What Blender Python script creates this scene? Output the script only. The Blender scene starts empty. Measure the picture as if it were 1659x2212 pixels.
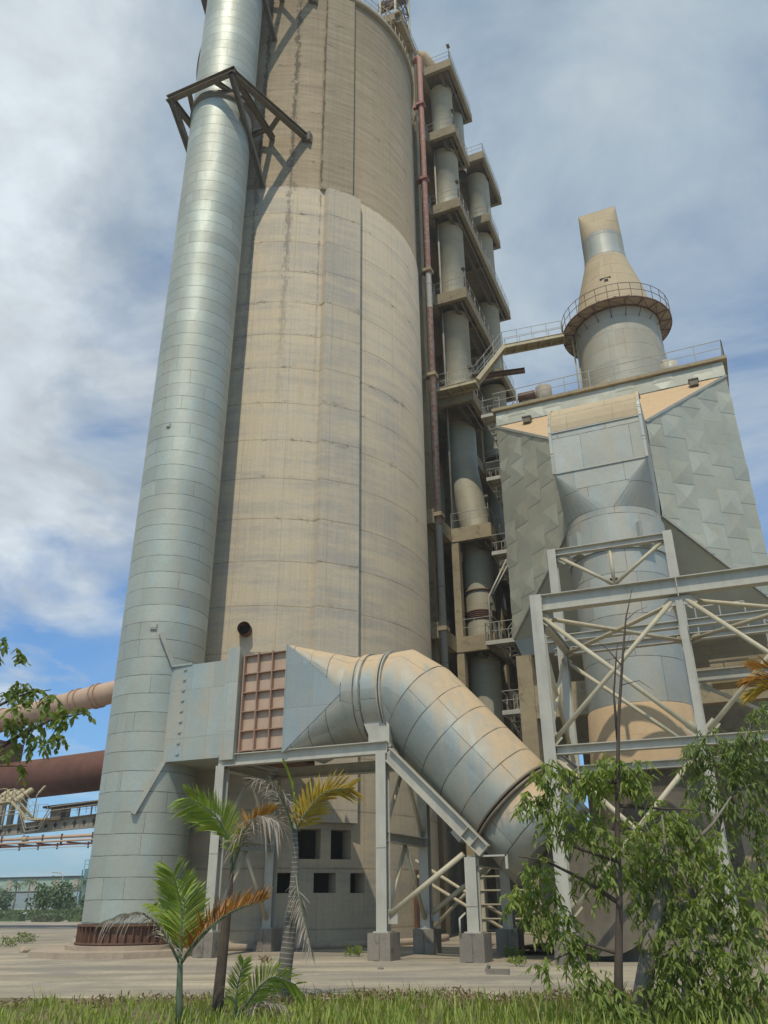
import bpy, math, random
from mathutils import Vector as V, Matrix
PI=math.pi; R=math.radians
sin,cos=math.sin,math.cos
random.seed(7)
rnd=random.random
def ru(a,b): return a+(b-a)*random.random()
S=bpy.context.scene
COL=S.collection
# ---------------------------------------------------------------- camera (fitted to the photograph's vanishing points)
F,PITCH,YAW,ROLL,HC=1752.25,R(25.724),R(23.019),R(-0.5637),1.6
fw=V((-sin(YAW)*cos(PITCH),cos(YAW)*cos(PITCH),sin(PITCH)))
rt0=V((cos(YAW),sin(YAW),0)); up0=rt0.cross(fw)
rt=rt0*cos(ROLL)+up0*sin(ROLL); up=up0*cos(ROLL)-rt0*sin(ROLL)
cd=bpy.data.cameras.new('camera'); cam=bpy.data.objects.new('camera',cd); COL.objects.link(cam)
cam.matrix_world=Matrix(((rt.x,up.x,-fw.x,0),(rt.y,up.y,-fw.y,0),(rt.z,up.z,-fw.z,HC),(0,0,0,1)))
cd.sensor_fit='HORIZONTAL'; cd.sensor_width=36; cd.lens=36*F/1659; cd.clip_end=6000; cd.clip_start=.1
S.camera=cam
def ray(px,py): return (fw+rt*((px-829.5)/F)-up*((py-1106)/F)).normalized()
def at(px,py,D):            # survey helper: the point at horizontal distance D on a measured sight line
    d=ray(px,py); return V((0,0,HC))+d*(D/math.hypot(d.x,d.y))
# ---------------------------------------------------------------- node helpers
class NT:
    def __init__(s,name):
        s.m=bpy.data.materials.new(name); s.m.use_nodes=True; s.t=s.m.node_tree; s.n=s.t.nodes
        s.bs=s.n['Principled BSDF']
    def new(s,k,**a):
        x=s.n.new(k)
        for i,j in a.items(): setattr(x,i,j)
        return x
    def put(s,sock,v):
        if isinstance(v,bpy.types.NodeSocket): s.t.links.new(v,sock)
        elif isinstance(v,(tuple,list)) and sock.type=='RGBA': sock.default_value=(*v,1) if len(v)==3 else v
        else: sock.default_value=v
    def math(s,op,a,b=0.0,c=0.0,clamp=False):
        x=s.new('ShaderNodeMath',operation=op,use_clamp=clamp); s.put(x.inputs[0],a); s.put(x.inputs[1],b); s.put(x.inputs[2],c); return x.outputs[0]
    def mix(s,f,a,b,bt='MIX'):
        x=s.new('ShaderNodeMix',data_type='RGBA',blend_type=bt); s.put(x.inputs[0],f); s.put(x.inputs[6],a); s.put(x.inputs[7],b); return x.outputs[2]
    def sep(s,v):
        x=s.new('ShaderNodeSeparateXYZ'); s.put(x.inputs[0],v); return x.outputs
    def comb(s,a=0.,b=0.,c=0.):
        x=s.new('ShaderNodeCombineXYZ'); s.put(x.inputs[0],a); s.put(x.inputs[1],b); s.put(x.inputs[2],c); return x.outputs[0]
    def noise(s,vec,scale=1.,det=4.,rough=.55,dist=0.):
        x=s.new('ShaderNodeTexNoise'); s.put(x.inputs['Vector'],vec); x.inputs['Scale'].default_value=scale; x.inputs['Detail'].default_value=det
        x.inputs['Roughness'].default_value=rough; x.inputs['Distortion'].default_value=dist; return x.outputs[0]
    def white(s,vec):
        x=s.new('ShaderNodeTexWhiteNoise',noise_dimensions='3D'); s.put(x.inputs['Vector'],vec); return x.outputs[0]
    def rng(s,v,a,b,c=0.,d=1.):
        x=s.new('ShaderNodeMapRange'); s.put(x.inputs[0],v); x.inputs[1].default_value=a; x.inputs[2].default_value=b; x.inputs[3].default_value=c; x.inputs[4].default_value=d; return x.outputs[0]
    def mul(s,v,t):
        x=s.new('ShaderNodeVectorMath',operation='MULTIPLY'); s.put(x.inputs[0],v); x.inputs[1].default_value=t; return x.outputs[0]
    def pos(s): return s.new('ShaderNodeNewGeometry').outputs['Position']
    def nrm(s): return s.new('ShaderNodeNewGeometry').outputs['Normal']
    def uv(s): return s.new('ShaderNodeTexCoord').outputs['UV']
    def ob(s): return s.new('ShaderNodeTexCoord').outputs['Object']
    def gray(s,v): return s.comb(v,v,v)
    def bump(s,h,st=.3,d=.02):
        x=s.new('ShaderNodeBump'); x.inputs['Strength'].default_value=st; x.inputs['Distance'].default_value=d; s.put(x.inputs['Height'],h); s.put(s.bs.inputs['Normal'],x.outputs[0])
    def fin(s,col,rough=.6,metal=0.,spec=None):
        s.put(s.bs.inputs['Base Color'],col); s.put(s.bs.inputs['Roughness'],rough); s.put(s.bs.inputs['Metallic'],metal)
        if spec is not None: s.bs.inputs['Specular IOR Level'].default_value=spec
        return s.m
def plain(name,c,rough=.6,metal=0.,var=.25,scale=2.,dust=0.,dcol=(.42,.3,.17),rust=0.):
    n=NT(name); p=n.pos(); a=n.noise(p,scale,6,.6)
    st=n.noise(n.mul(p,(2.,2.,.25)),scale,4,.6)
    f=n.rng(n.math('ADD',a,st),.7,1.3,1-var,1+var)
    col=n.mix(1.,c,n.gray(f),'MULTIPLY')
    if dust>0:
        nz=n.sep(n.nrm())[2]
        m=n.math('MULTIPLY',n.rng(nz,-.1,.7),n.rng(n.noise(p,1.7,4),.3,.6,.4,1.)); m=n.math('MULTIPLY',m,dust,clamp=True)
        col=n.mix(m,col,dcol)
    if rust>0:
        m=n.math('MULTIPLY',n.rng(n.noise(p,5.,6,.7),.56,.66),rust,clamp=True); col=n.mix(m,col,(.13,.055,.025))
    n.bump(a,.15,.01)
    return n.fin(col,rough,metal)
def galv(name,c,h,w,metal=.35,rough=.45,dust=.3,updust=.9,dcol=(.47,.33,.185),seam=.55,lw=.016,tone=.16,streak=1.,stain=0.):
    """sheet-metal cladding: rings of height h, panels of width w (UV in metres), dust lying on upward faces"""
    n=NT(name); u,v,_=n.sep(n.uv()); p=n.pos()
    wob=n.math('MULTIPLY',n.math('SUBTRACT',n.noise(p,.6,3),.5),.10)
    vv=n.math('DIVIDE',n.math('ADD',v,wob),h); ri=n.math('FLOOR',vv); fv=n.math('FRACT',vv)
    r1=n.white(n.comb(ri,3.1,7.7)); uu=n.math('ADD',n.math('DIVIDE',u,w),r1); pi_=n.math('FLOOR',uu); fu=n.math('FRACT',uu)
    sv=n.math('LESS_THAN',fv,lw/h); su=n.math('LESS_THAN',fu,lw*.7/w); sm=n.math('MAXIMUM',sv,n.math('MULTIPLY',su,.8))
    sm=n.math('MULTIPLY',sm,n.rng(n.noise(p,2.3,3),.3,.55,.35,1.))
    t=n.white(n.comb(ri,pi_,1.3)); tf=n.rng(t,0,1,1-tone,1+tone)
    big=n.rng(n.noise(p,.35,5,.6),.3,.7,1-tone,1+tone); fine=n.rng(n.noise(p,9.,5,.7),.3,.7,.93,1.07)
    f=n.math('MULTIPLY',n.math('MULTIPLY',tf,big),fine)
    col=n.mix(1.,c,n.gray(f),'MULTIPLY')
    nz=n.sep(n.nrm())[2]
    bl=n.noise(n.mul(p,(1.,1.,.7)),.8,5,.6)
    stv=n.noise(n.mul(p,(1.9,1.9,.22)),1.2,5,.65)
    d0=n.math('MULTIPLY',n.rng(n.math('ADD',bl,n.math('MULTIPLY',stv,streak)),.8,1.25),dust)
    d1=n.math('MULTIPLY',n.rng(n.math('ADD',nz,n.math('MULTIPLY',n.math('SUBTRACT',stv,.5),1.5)),.0,.65),updust)
    dm=n.math('MAXIMUM',d0,d1,clamp=True)
    dv=n.mix(n.noise(p,3.,4),tuple(x*.86 for x in dcol),tuple(min(1,x*1.12) for x in dcol))
    col=n.mix(dm,col,dv)
    col=n.mix(n.math('MULTIPLY',sm,seam),col,(.06,.055,.045))
    n.bump(n.math('ADD',n.math('SUBTRACT',n.math('MULTIPLY',n.noise(p,1.6,4),.9),n.math('MULTIPLY',sm,.7)),n.math('MULTIPLY',t,.1)),.35,.03)
    mt=n.math('MULTIPLY',n.math('SUBTRACT',1.,dm),metal)
    return n.fin(col,n.math('ADD',n.math('MULTIPLY',dm,.3),rough),mt)
def concrete(name,c,c2,board=.5,moss=.0,stripe=.5,rough=.9):
    n=NT(name); p=n.pos(); x,y,z=n.sep(p)
    a=n.noise(p,.5,6,.62); b=n.noise(n.mul(p,(.5,.5,2.4)),1.3,5,.6); s=n.noise(n.mul(p,(3.,3.,.16)),1.1,5,.65)
    f=n.math('ADD',n.math('MULTIPLY',a,.5),n.math('ADD',n.math('MULTIPLY',b,board*.4),n.math('MULTIPLY',s,stripe*.4)))
    col=n.mix(n.rng(f,.34,.62),c2,c)
    g=n.noise(p,14.,5,.7); col=n.mix(1.,col,n.gray(n.rng(g,.25,.75,.86,1.12)),'MULTIPLY')
    if moss>0:
        m=n.math('MULTIPLY',n.rng(n.math('ADD',n.noise(p,2.2,6,.7),n.math('MULTIPLY',s,.35)),.72,.86),moss,clamp=True); col=n.mix(m,col,(.05,.042,.03))
    n.bump(n.math('ADD',b,g),.25,.02)
    return n.fin(col,rough)
def silo_mat(gain=1.,nm='silo_concrete'):
    n=NT(nm); p=n.ob(); x,y,z=n.sep(p)
    az=n.math('ARCTAN2',x,n.math('MULTIPLY',y,-1.)); arc=n.math('MULTIPLY',az,8.4)
    q=n.comb(arc,z,0.); P3=n.comb(arc,z,3.)
    big=n.noise(q,.16,5,.6); band=n.noise(n.comb(n.math('MULTIPLY',arc,.22),n.math('MULTIPLY',z,1.5),1.),1.,6,.65)
    st=n.noise(n.comb(n.math('MULTIPLY',arc,2.6),n.math('MULTIPLY',z,.06),5.),1.,5,.65); fine=n.noise(q,7.,6,.7)
    st2=n.noise(n.comb(n.math('MULTIPLY',arc,9.),n.math('MULTIPLY',z,.25),8.),1.,3,.6)
    upz=n.rng(n.math('ADD',z,n.math('MULTIPLY',n.math('SUBTRACT',st,.5),.6)),40.35,40.5)
    # lower: pale lifts with grey patches, dusty tan streaks
    lo=n.mix(n.rng(band,.42,.66),(.475,.40,.28),(.43,.38,.29))
    lo=n.mix(n.math('MULTIPLY',n.rng(n.math('ADD',big,band),.93,1.15),.5),lo,(.29,.265,.23))
    lo=n.mix(n.math('MULTIPLY',n.rng(st,.5,.68),.6),lo,(.465,.37,.235))
    # upper: dirtier brown, fine horizontal marks
    upn=n.noise(n.comb(n.math('MULTIPLY',arc,.3),n.math('MULTIPLY',z,3.2),2.),1.,5,.7)
    hi=n.mix(n.rng(upn,.35,.65),(.24,.187,.115),(.35,.283,.182)); hi=n.mix(n.math('MULTIPLY',n.rng(st,.48,.7),.45),hi,(.24,.175,.11))
    col=n.mix(upz,lo,hi)
    col=n.mix(1.,col,n.gray(n.rng(fine,.25,.75,.9,1.09)),'MULTIPLY')
    col=n.mix(1.,col,n.gray(n.rng(st2,.3,.7,.93,1.06)),'MULTIPLY')
    # lift joints every 2.2 m and shutter lines
    zz=n.math('ADD',n.math('DIVIDE',n.math('SUBTRACT',z,40.45),2.21),n.math('MULTIPLY',n.math('SUBTRACT',fine,.5),.02))
    fz=n.math('FRACT',zz); j=n.math('LESS_THAN',n.math('ABSOLUTE',n.math('SUBTRACT',fz,.5)),.0)
    edge=n.math('MINIMUM',fz,n.math('SUBTRACT',1.,fz)); j=n.rng(edge,.0,.022,.9,0.)
    fa=n.math('FRACT',n.math('DIVIDE',arc,2.15)); ja=n.rng(n.math('MINIMUM',fa,n.math('SUBTRACT',1.,fa)),0.,.009,.75,0.)
    br=n.noise(n.comb(n.math('MULTIPLY',arc,.7),n.math('MULTIPLY',z,.9),4.),1.,5,.7)
    jm=n.math('MULTIPLY',n.math('MAXIMUM',j,ja),n.rng(br,.32,.62,.22,.9)); jm=n.math('MULTIPLY',jm,n.math('SUBTRACT',1.,n.math('MULTIPLY',upz,.75)))
    col=n.mix(jm,col,(.19,.14,.085))
    # black growth below some joints, and long black runs on the upper shell
    mo=n.math('MULTIPLY',n.rng(edge,.0,.14,1.,0.),n.rng(n.noise(n.comb(n.math('MULTIPLY',arc,.8),n.math('MULTIPLY',z,1.6),9.),1.,9,.8),.56,.60))
    mo=n.math('MULTIPLY',mo,n.rng(z,10.,30.,.25,1.))
    run=0.
    for a0,wd in ((R(12),.05),(R(26),.055),(R(38.5),.016)):
        d=n.math('ABSOLUTE',n.math('SUBTRACT',az,a0)); g=n.rng(d,0.,wd,1.,0.)
        run=n.math('MAXIMUM',run,g)
    rn=n.rng(n.math('ADD',n.noise(n.comb(n.math('MULTIPLY',arc,3.),n.math('MULTIPLY',z,1.1),6.),1.,10,.85),n.math('MULTIPLY',run,.20)),.63,.67)
    rn=n.math('MULTIPLY',n.math('MULTIPLY',rn,n.rng(run,0.,.25)),n.rng(z,22.,46.,.0,1.))
    col=n.mix(n.math('MULTIPLY',n.math('MAXIMUM',mo,rn,clamp=True),.75),col,(.045,.033,.022))
    if gain!=1.: col=n.mix(1.,col,(gain,gain*1.01,gain*1.04),'MULTIPLY')
    n.bump(n.math('SUBTRACT',n.math('ADD',n.math('MULTIPLY',band,.5),n.math('MULTIPLY',fine,.4)),jm),.3,.03)
    return n.fin(col,.92)
def ground_mat():
    n=NT('dusty_yard'); p=n.pos(); x,y,z=n.sep(p)
    t=n.comb(n.math('ADD',n.math('MULTIPLY',x,.92),n.math('MULTIPLY',y,.38)),n.math('ADD',n.math('MULTIPLY',x,-.38),n.math('MULTIPLY',y,.92)),0.)
    tr=n.noise(n.mul(t,(.07,.75,1.)),1.,8,.68,.5); a=n.noise(p,.3,8,.66,.4); f=n.noise(p,7.,7,.75); b=n.noise(n.mul(t,(.22,1.9,1.)),1.,7,.7,.8)
    col=n.mix(n.rng(tr,.38,.62),(.275,.235,.165),(.475,.405,.285)); col=n.mix(n.math('MULTIPLY',n.rng(a,.42,.6),.75),col,(.215,.195,.165))
    col=n.mix(n.math('MULTIPLY',n.rng(b,.52,.68),.5),col,(.46,.41,.33))
    col=n.mix(1.,col,n.gray(n.rng(f,.25,.75,.74,1.2)),'MULTIPLY')
    n.bump(n.math('ADD',f,tr),.4,.03)
    return n.fin(col,.95)
def leafmat(name,c,c2,tr=.35,rough=.5):
    n=NT(name); oi=n.new('ShaderNodeNewGeometry'); r=oi.outputs['Random Per Island']; p=n.pos()
    col=n.mix(r,c,c2); col=n.mix(1.,col,n.gray(n.rng(n.noise(p,3.,3),.3,.7,.75,1.25)),'MULTIPLY')
    n.fin(col,rough)
    tb=n.new('ShaderNodeBsdfTranslucent'); n.put(tb.inputs[0],n.mix(1.,col,(1.25,1.2,.5),'MULTIPLY'))
    mx=n.new('ShaderNodeMixShader'); mx.inputs[0].default_value=tr
    n.t.links.new(n.bs.outputs[0],mx.inputs[1]); n.t.links.new(tb.outputs[0],mx.inputs[2]); n.t.links.new(mx.outputs[0],n.n['Material Output'].inputs[0])
    return n.m
def redpipe_mat():
    n=NT('flaking_red_pipe'); u,v,_=n.sep(n.uv()); p=n.pos()
    z=n.sep(p)[2]
    e=n.math('ADD',n.math('MULTIPLY',n.math('SUBTRACT',n.noise(n.mul(p,(1.,1.,.5)),2.2,6,.7),.5),1.5),0.)
    side=n.rng(n.math('ADD',n.sep(n.nrm())[0],n.math('MULTIPLY',e,.3)),-.5,-.55)   # the west-facing strip has lost its paint
    fl=n.rng(n.math('ADD',n.noise(p,3.5,7,.75),n.rng(z,30.,62.,.09,-.02)),.55,.6)
    col=n.mix(n.noise(p,1.1,4),(.30,.125,.09),(.38,.19,.135))
    col=n.mix(n.math('MULTIPLY',fl,.75),col,(.36,.33,.29))
    ba=n.math('MULTIPLY',n.math('GREATER_THAN',z,39.3),n.math('LESS_THAN',z,42.4)); col=n.mix(ba,col,(.55,.51,.43))
    col=n.mix(n.math('MULTIPLY',side,n.math('LESS_THAN',z,40.)),col,(.52,.48,.39))
    low=n.math('LESS_THAN',n.math('ADD',z,e),22.5); col=n.mix(low,col,(.37,.37,.34))
    col=n.mix(1.,col,n.gray(n.rng(n.noise(p,6.,5,.7),.3,.7,.8,1.15)),'MULTIPLY')
    fz=n.math('FRACT',n.math('DIVIDE',z,4.6)); col=n.mix(n.math('MULTIPLY',n.math('LESS_THAN',fz,.012),.6),col,(.08,.06,.05))
    return n.fin(col,.7)
M={}
M['chimney']=galv('chimney_cladding',(.395,.44,.39),.74,5.2,metal=.5,rough=.55,dust=.22,updust=.5,seam=.75,tone=.10,lw=.028)
M['duct']=galv('dusty_duct_cladding',(.30,.34,.32),1.0,2.1,metal=.35,rough=.52,dust=.38,updust=1.,dcol=(.54,.405,.245),seam=.9,lw=.035,tone=.12,streak=.9)
M['box']=galv('box_cladding',(.37,.425,.395),1.85,1.05,metal=.3,rough=.45,dust=.5,updust=1.,dcol=(.50,.375,.23),seam=.5,tone=.08)
M['flatblue']=galv('blue_grey_cladding',(.30,.365,.37),1.6,1.2,metal=.3,rough=.45,dust=.25,updust=1.,seam=.4,tone=.1)
M['vduct']=galv('gas_duct_cladding',(.35,.385,.36),1.9,2.3,metal=.25,rough=.55,dust=.4,updust=1.,dcol=(.52,.41,.26),seam=.8,tone=.12,lw=.035)
M['dusty']=galv('dust_coated_cladding',(.50,.37,.22),1.3,2.2,metal=0.,rough=.8,dust=1.,updust=1.,dcol=(.56,.40,.235),seam=.35,tone=.1)
M['dustyp']=galv('pale_dust_cladding',(.45,.37,.24),1.15,2.2,metal=0.,rough=.8,dust=.9,updust=.7,dcol=(.50,.395,.255),seam=.6,tone=.1,lw=.03)
M['esp']=galv('crossbroken_sheet',(.405,.425,.355),30.,30.,metal=.25,rough=.5,dust=.4,updust=.25,dcol=(.46,.40,.27),seam=.0,tone=.13)
M['riser']=galv('riser_cladding',(.37,.355,.265),.85,1.6,metal=.1,rough=.55,dust=.45,updust=.8,dcol=(.42,.34,.21),seam=.4,tone=.1)
M['tower']=galv('tower_cladding',(.37,.37,.31),1.15,2.4,metal=.2,rough=.55,dust=.55,updust=.9,dcol=(.45,.355,.225),seam=.5,tone=.14,lw=.03)
M['silo']=silo_mat(); M['silorib']=silo_mat(1.14,'silo_rib_concrete')
M['ground']=ground_mat()
M['conc']=concrete('weathered_concrete',(.42,.345,.21),(.28,.225,.14),moss=.45)
M['concd']=concrete('tower_concrete',(.35,.285,.175),(.235,.19,.115),moss=.5)
M['concg']=concrete('grey_pedestal_concrete',(.255,.225,.18),(.135,.12,.10),moss=.6,stripe=1.)
M['conl']=concrete('pale_base_concrete',(.47,.38,.27),(.34,.27,.2),moss=.2)
M['steel']=plain('grey_painted_steel',(.43,.42,.355),.5,.0,.14,1.5,dust=.6,dcol=(.5,.42,.28),rust=.12)
M['girder']=plain('grey_girder_paint',(.27,.25,.20),.7,0.,.2,1.5,dust=.3,rust=.25)
M['steeld']=plain('dark_weathered_steel',(.155,.135,.10),.7,.1,.25,2.,dust=.3,rust=.3)
M['cream']=plain('cream_pipe_brace',(.50,.455,.32),.55,.0,.15,2.,dust=.3,rust=.08)
M['rail']=plain('grey_handrail',(.40,.39,.34),.5,.1,.15,2.,rust=.1)
M['rustrail']=plain('rusty_handrail',(.17,.10,.07),.7,.1,.25,3.)
M['rust']=plain('rusted_steel',(.14,.072,.048),.85,.1,.35,2.,dust=.3)
M['damper']=plain('pinkish_damper_primer',(.475,.345,.25),.7,0.,.14,1.6,dust=.3,dcol=(.45,.33,.22))
M['damprib']=plain('damper_rib_primer',(.33,.205,.14),.7,0.,.2,2.)
M['kiln']=plain('kiln_shell_rust',(.125,.052,.036),.75,.15,.3,.8,dust=.25,dcol=(.25,.12,.07))
M['tert']=plain('pink_duct_paint',(.47,.325,.23),.7,0.,.1,1.,dust=.35,dcol=(.52,.41,.29))
M['yellowst']=plain('yellowed_steel',(.46,.40,.25),.6,0.,.2,2.,rust=.3)
M['redpaint']=plain('faded_red_paint',(.30,.10,.075),.6,0.,.2,2.)
M['redpipe']=redpipe_mat()
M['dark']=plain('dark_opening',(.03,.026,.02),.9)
M['green']=plain('pale_green_cladding',(.36,.44,.36),.6,0.,.08,.3)
M['tan']=plain('tan_cladding',(.45,.37,.29),.6)
M['teal']=plain('teal_cladding',(.12,.24,.25),.6)
M['white']=plain('whitewash',(.7,.68,.62),.8)
M['bark']=plain('dark_bark',(.085,.065,.048),.9,0.,.35,6.)
M['barkl']=plain('grey_bark',(.22,.19,.15),.9,0.,.3,6.)
M['stem']=plain('green_palm_stem',(.13,.17,.10),.6,0.,.25,5.)
def ring_mat():
    n=NT('ringed_palm_trunk'); u,v,_=n.sep(n.uv()); p=n.pos()
    f=n.math('FRACT',n.math('DIVIDE',n.math('ADD',v,n.math('MULTIPLY',n.noise(p,6.,3),.02)),.085)); r=n.math('LESS_THAN',f,.2)
    col=n.mix(n.noise(p,8.,5,.7),(.09,.085,.07),(.17,.155,.125)); col=n.mix(n.math('MULTIPLY',r,.75),col,(.36,.34,.29))
    n.bump(r,.4,.01); return n.fin(col,.85)
M['ringed']=ring_mat()
M['fgreen']=leafmat('palm_leaf_green',(.22,.34,.045),(.38,.45,.07))
M['forange']=leafmat('palm_leaf_orange',(.42,.22,.03),(.30,.15,.035))
M['fbrown']=leafmat('palm_leaf_brown',(.22,.10,.05),(.42,.20,.04))
M['fyellow']=leafmat('palm_leaf_yellow',(.50,.33,.035),(.42,.36,.05))
M['fdead']=leafmat('palm_leaf_dead',(.40,.36,.31),(.22,.185,.15),.2,.8)
M['leaf']=leafmat('tree_leaf',(.17,.25,.055),(.30,.365,.10),.5,.6)
M['leafb']=leafmat('bright_tree_leaf',(.17,.25,.055),(.30,.365,.10),.5,.6)
M['leafd']=leafmat('dark_tree_leaf',(.13,.195,.055),(.225,.285,.09),.5,.6)
M['grass']=leafmat('grass_blade',(.17,.27,.04),(.36,.40,.09),.4,.6)
M['dry']=leafmat('dry_weed',(.25,.18,.10),(.16,.13,.06),.2,.8)
M['far']=leafmat('distant_leaf',(.09,.15,.065),(.14,.20,.085),.2,.7)
M['farl']=leafmat('distant_pale_leaf',(.13,.17,.10),(.17,.21,.12),.2,.7)
M['lawn']=plain('lawn_ground',(.10,.14,.05),.95,0.,.4,.6)
M['soil']=plain('grassy_soil',(.16,.13,.07),.95,0.,.4,1.5)
M['asphalt']=plain('old_asphalt',(.16,.145,.125),.9,0.,.2,.5)
M['hill']=plain('hazy_hill',(.12,.15,.13),1.,0.,.2,.01)
# ---------------------------------------------------------------- mesh builder
class MB:
    def __init__(s): s.v=[]; s.f=[]; s.u=[]; s.sm=[]
    def face(s,pts,uv=None,smooth=False):
        i=len(s.v); s.v+= [V(p) for p in pts]; s.f.append(tuple(range(i,i+len(pts))))
        if uv is None:
            P=[V(p) for p in pts]; nn=(P[1]-P[0]).cross(P[2]-P[0])
            a=max(range(3),key=lambda k:abs(nn[k])); k=((1,2),(0,2),(0,1))[a]; uv=[(p[k[0]],p[k[1]]) for p in P]
        s.u.append(uv); s.sm.append(smooth); return s
    def idx(s,verts,faces,uvs=None,smooth=False):
        i=len(s.v); s.v+=[V(p) for p in verts]
        for k,f in enumerate(faces):
            s.f.append(tuple(i+a for a in f)); s.u.append(uvs[k] if uvs else [(0,0)]*len(f)); s.sm.append(smooth)
        return s
    def obox(s,c,ax,hx,ay,hy,az,hz):
        c=V(c); X=V(ax)*hx; Y=V(ay)*hy; Z=V(az)*hz
        if ax.cross(ay).dot(az)<0: X=-X
        p=[c-X-Y-Z,c+X-Y-Z,c+X+Y-Z,c-X+Y-Z,c-X-Y+Z,c+X-Y+Z,c+X+Y+Z,c-X+Y+Z]
        for q in ((0,3,2,1),(4,5,6,7),(0,1,5,4),(1,2,6,5),(2,3,7,6),(3,0,4,7)): s.face([p[k] for k in q])
        return s
    def box(s,a,b):
        a,b=V(a),V(b); c=(a+b)/2; h=(b-a)/2
        return s.obox(c,V((1,0,0)),abs(h.x),V((0,1,0)),abs(h.y),V((0,0,1)),abs(h.z))
    def frame(s,p,q,up=(0,0,1)):
        d=(V(q)-V(p)).normalized(); u=V(up)
        if abs(d.dot(u))>.98: u=V((0,1,0))
        sd=d.cross(u).normalized(); return d,sd,sd.cross(d).normalized()
    def beam(s,p,q,w,h,up=(0,0,1)):
        p,q=V(p),V(q); d,sd,u=s.frame(p,q,up); return s.obox((p+q)/2,sd,w/2,d,(q-p).length/2,u,h/2)
    def ibeam(s,p,q,w,h,up=(0,0,1),tf=.03,tw=.025):
        p,q=V(p),V(q); d,sd,u=s.frame(p,q,up); L=(q-p).length/2; c=(p+q)/2
        s.obox(c+u*(h/2-tf/2),sd,w/2,d,L,u,tf/2); s.obox(c-u*(h/2-tf/2),sd,w/2,d,L,u,tf/2)
        s.obox(c,sd,tw/2,d,L,u,h/2-tf); return s
    def tube(s,p,q,r0,r1=None,n=12,caps=True,v0=0.,smooth=True,up=(0,0,1)):
        return s.poly([p,q],[r0,r1 if r1 is not None else r0],n,caps,v0,smooth)
    def poly(s,pts,rad,n=12,caps=True,v0=0.,smooth=True):
        P=[V(p) for p in pts]
        if not isinstance(rad,(list,tuple)): rad=[rad]*len(P)
        T=[]
        for i in range(len(P)):
            a=(P[i]-P[i-1]).normalized() if i>0 else None; b=(P[i+1]-P[i]).normalized() if i<len(P)-1 else None
            T.append((a,b))
        d=T[0][1]; u=V((0,0,1)) if abs(d.z)<.9 else V((0,1,0))
        x=d.cross(u).normalized(); y=x.cross(d).normalized()
        base=len(s.v); vv=v0; vs=[]
        for i in range(len(P)):
            a,b=T[i]
            if i>0:
                vv+=(P[i]-P[i-1]).length
                if b is not None:
                    pass
            t=(a or b) if (a is None or b is None) else (a+b).normalized()
            # carry the frame along
            if i>0:
                x=(x-t*x.dot(t)).normalized(); y=x.cross(t).normalized()
            sc=1.
            if a is not None and b is not None: sc=1/max(.4,t.dot(a))
            # mitre: stretch in the bend plane
            bd=(b-a) if (a is not None and b is not None) else V((0,0,0)); bdn=bd.normalized() if bd.length>1e-5 else None
            for k in range(n):
                an=2*PI*k/n; o=x*cos(an)*rad[i]+y*sin(an)*rad[i]
                if bdn is not None: o=o+bdn*(o.dot(bdn)*(sc-1))
                s.v.append(P[i]+o)
            vs.append(vv)
        for i in range(len(P)-1):
            for k in range(n):
                k2=(k+1)%n; a=base+i*n
                s.f.append((a+k,a+n+k,a+n+k2,a+k2))
                ra,rb=rad[i],rad[i+1]; u0,u1=2*PI*k/n,2*PI*(k+1)/n
                s.u.append([(u0*ra,vs[i]),(u0*rb,vs[i+1]),(u1*rb,vs[i+1]),(u1*ra,vs[i])]); s.sm.append(smooth)
        if caps:
            s.f.append(tuple(base+k for k in range(n))); s.u.append([(s.v[base+k].x,s.v[base+k].y) for k in range(n)]); s.sm.append(False)
            b=base+(len(P)-1)*n; s.f.append(tuple(b+k for k in reversed(range(n)))); s.u.append([(s.v[b+k].x,s.v[b+k].y) for k in reversed(range(n))]); s.sm.append(False)
        return s
    def lathe(s,c,prof,n=64,a0=0.,a1=2*PI,smooth=True,caps=False):
        c=V(c); base=len(s.v); full=abs(a1-a0-2*PI)<1e-6; m=n if full else n+1
        for r,z in prof:
            for k in range(m):
                a=a0+(a1-a0)*k/n; s.v.append(c+V((r*sin(a),-r*cos(a),z)))
        ln=0.
        for i in range(len(prof)-1):
            dl=math.hypot(prof[i+1][0]-prof[i][0],prof[i+1][1]-prof[i][1]); rr=max(prof[i][0],prof[i+1][0])
            for k in range(n):
                k2=(k+1)%m; a=base+i*m; b=a+m
                s.f.append((a+k,a+k2,b+k2,b+k)); u0=(a0+(a1-a0)*k/n)*rr; u1=(a0+(a1-a0)*(k+1)/n)*rr
                s.u.append([(u0,ln),(u1,ln),(u1,ln+dl),(u0,ln+dl)]); s.sm.append(smooth and True)
            ln+=dl
        if caps:
            s.f.append(tuple(base+k for k in reversed(range(m)))); s.u.append([(0,0)]*m); s.sm.append(False)
            b=base+(len(prof)-1)*m; s.f.append(tuple(b+k for k in range(m))); s.u.append([(0,0)]*m); s.sm.append(False)
        return s
    def rail(s,pts,h=1.1,step=1.4,r=.025,mid=True,toe=False):
        P=[V(p) for p in pts]; Z=V((0,0,1))
        for a,b in zip(P,P[1:]):
            k=max(1,round((b-a).length/step))
            for i in range(k+1):
                p=a.lerp(b,i/k); s.tube(p,p+Z*h,r,n=6,caps=False)
            s.tube(a+Z*h,b+Z*h,r,n=6,caps=False)
            if mid: s.tube(a+Z*h*.52,b+Z*h*.52,r*.8,n=6,caps=False)
            if toe: s.beam(a+Z*.06,b+Z*.06,.02,.12)
        return s
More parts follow.
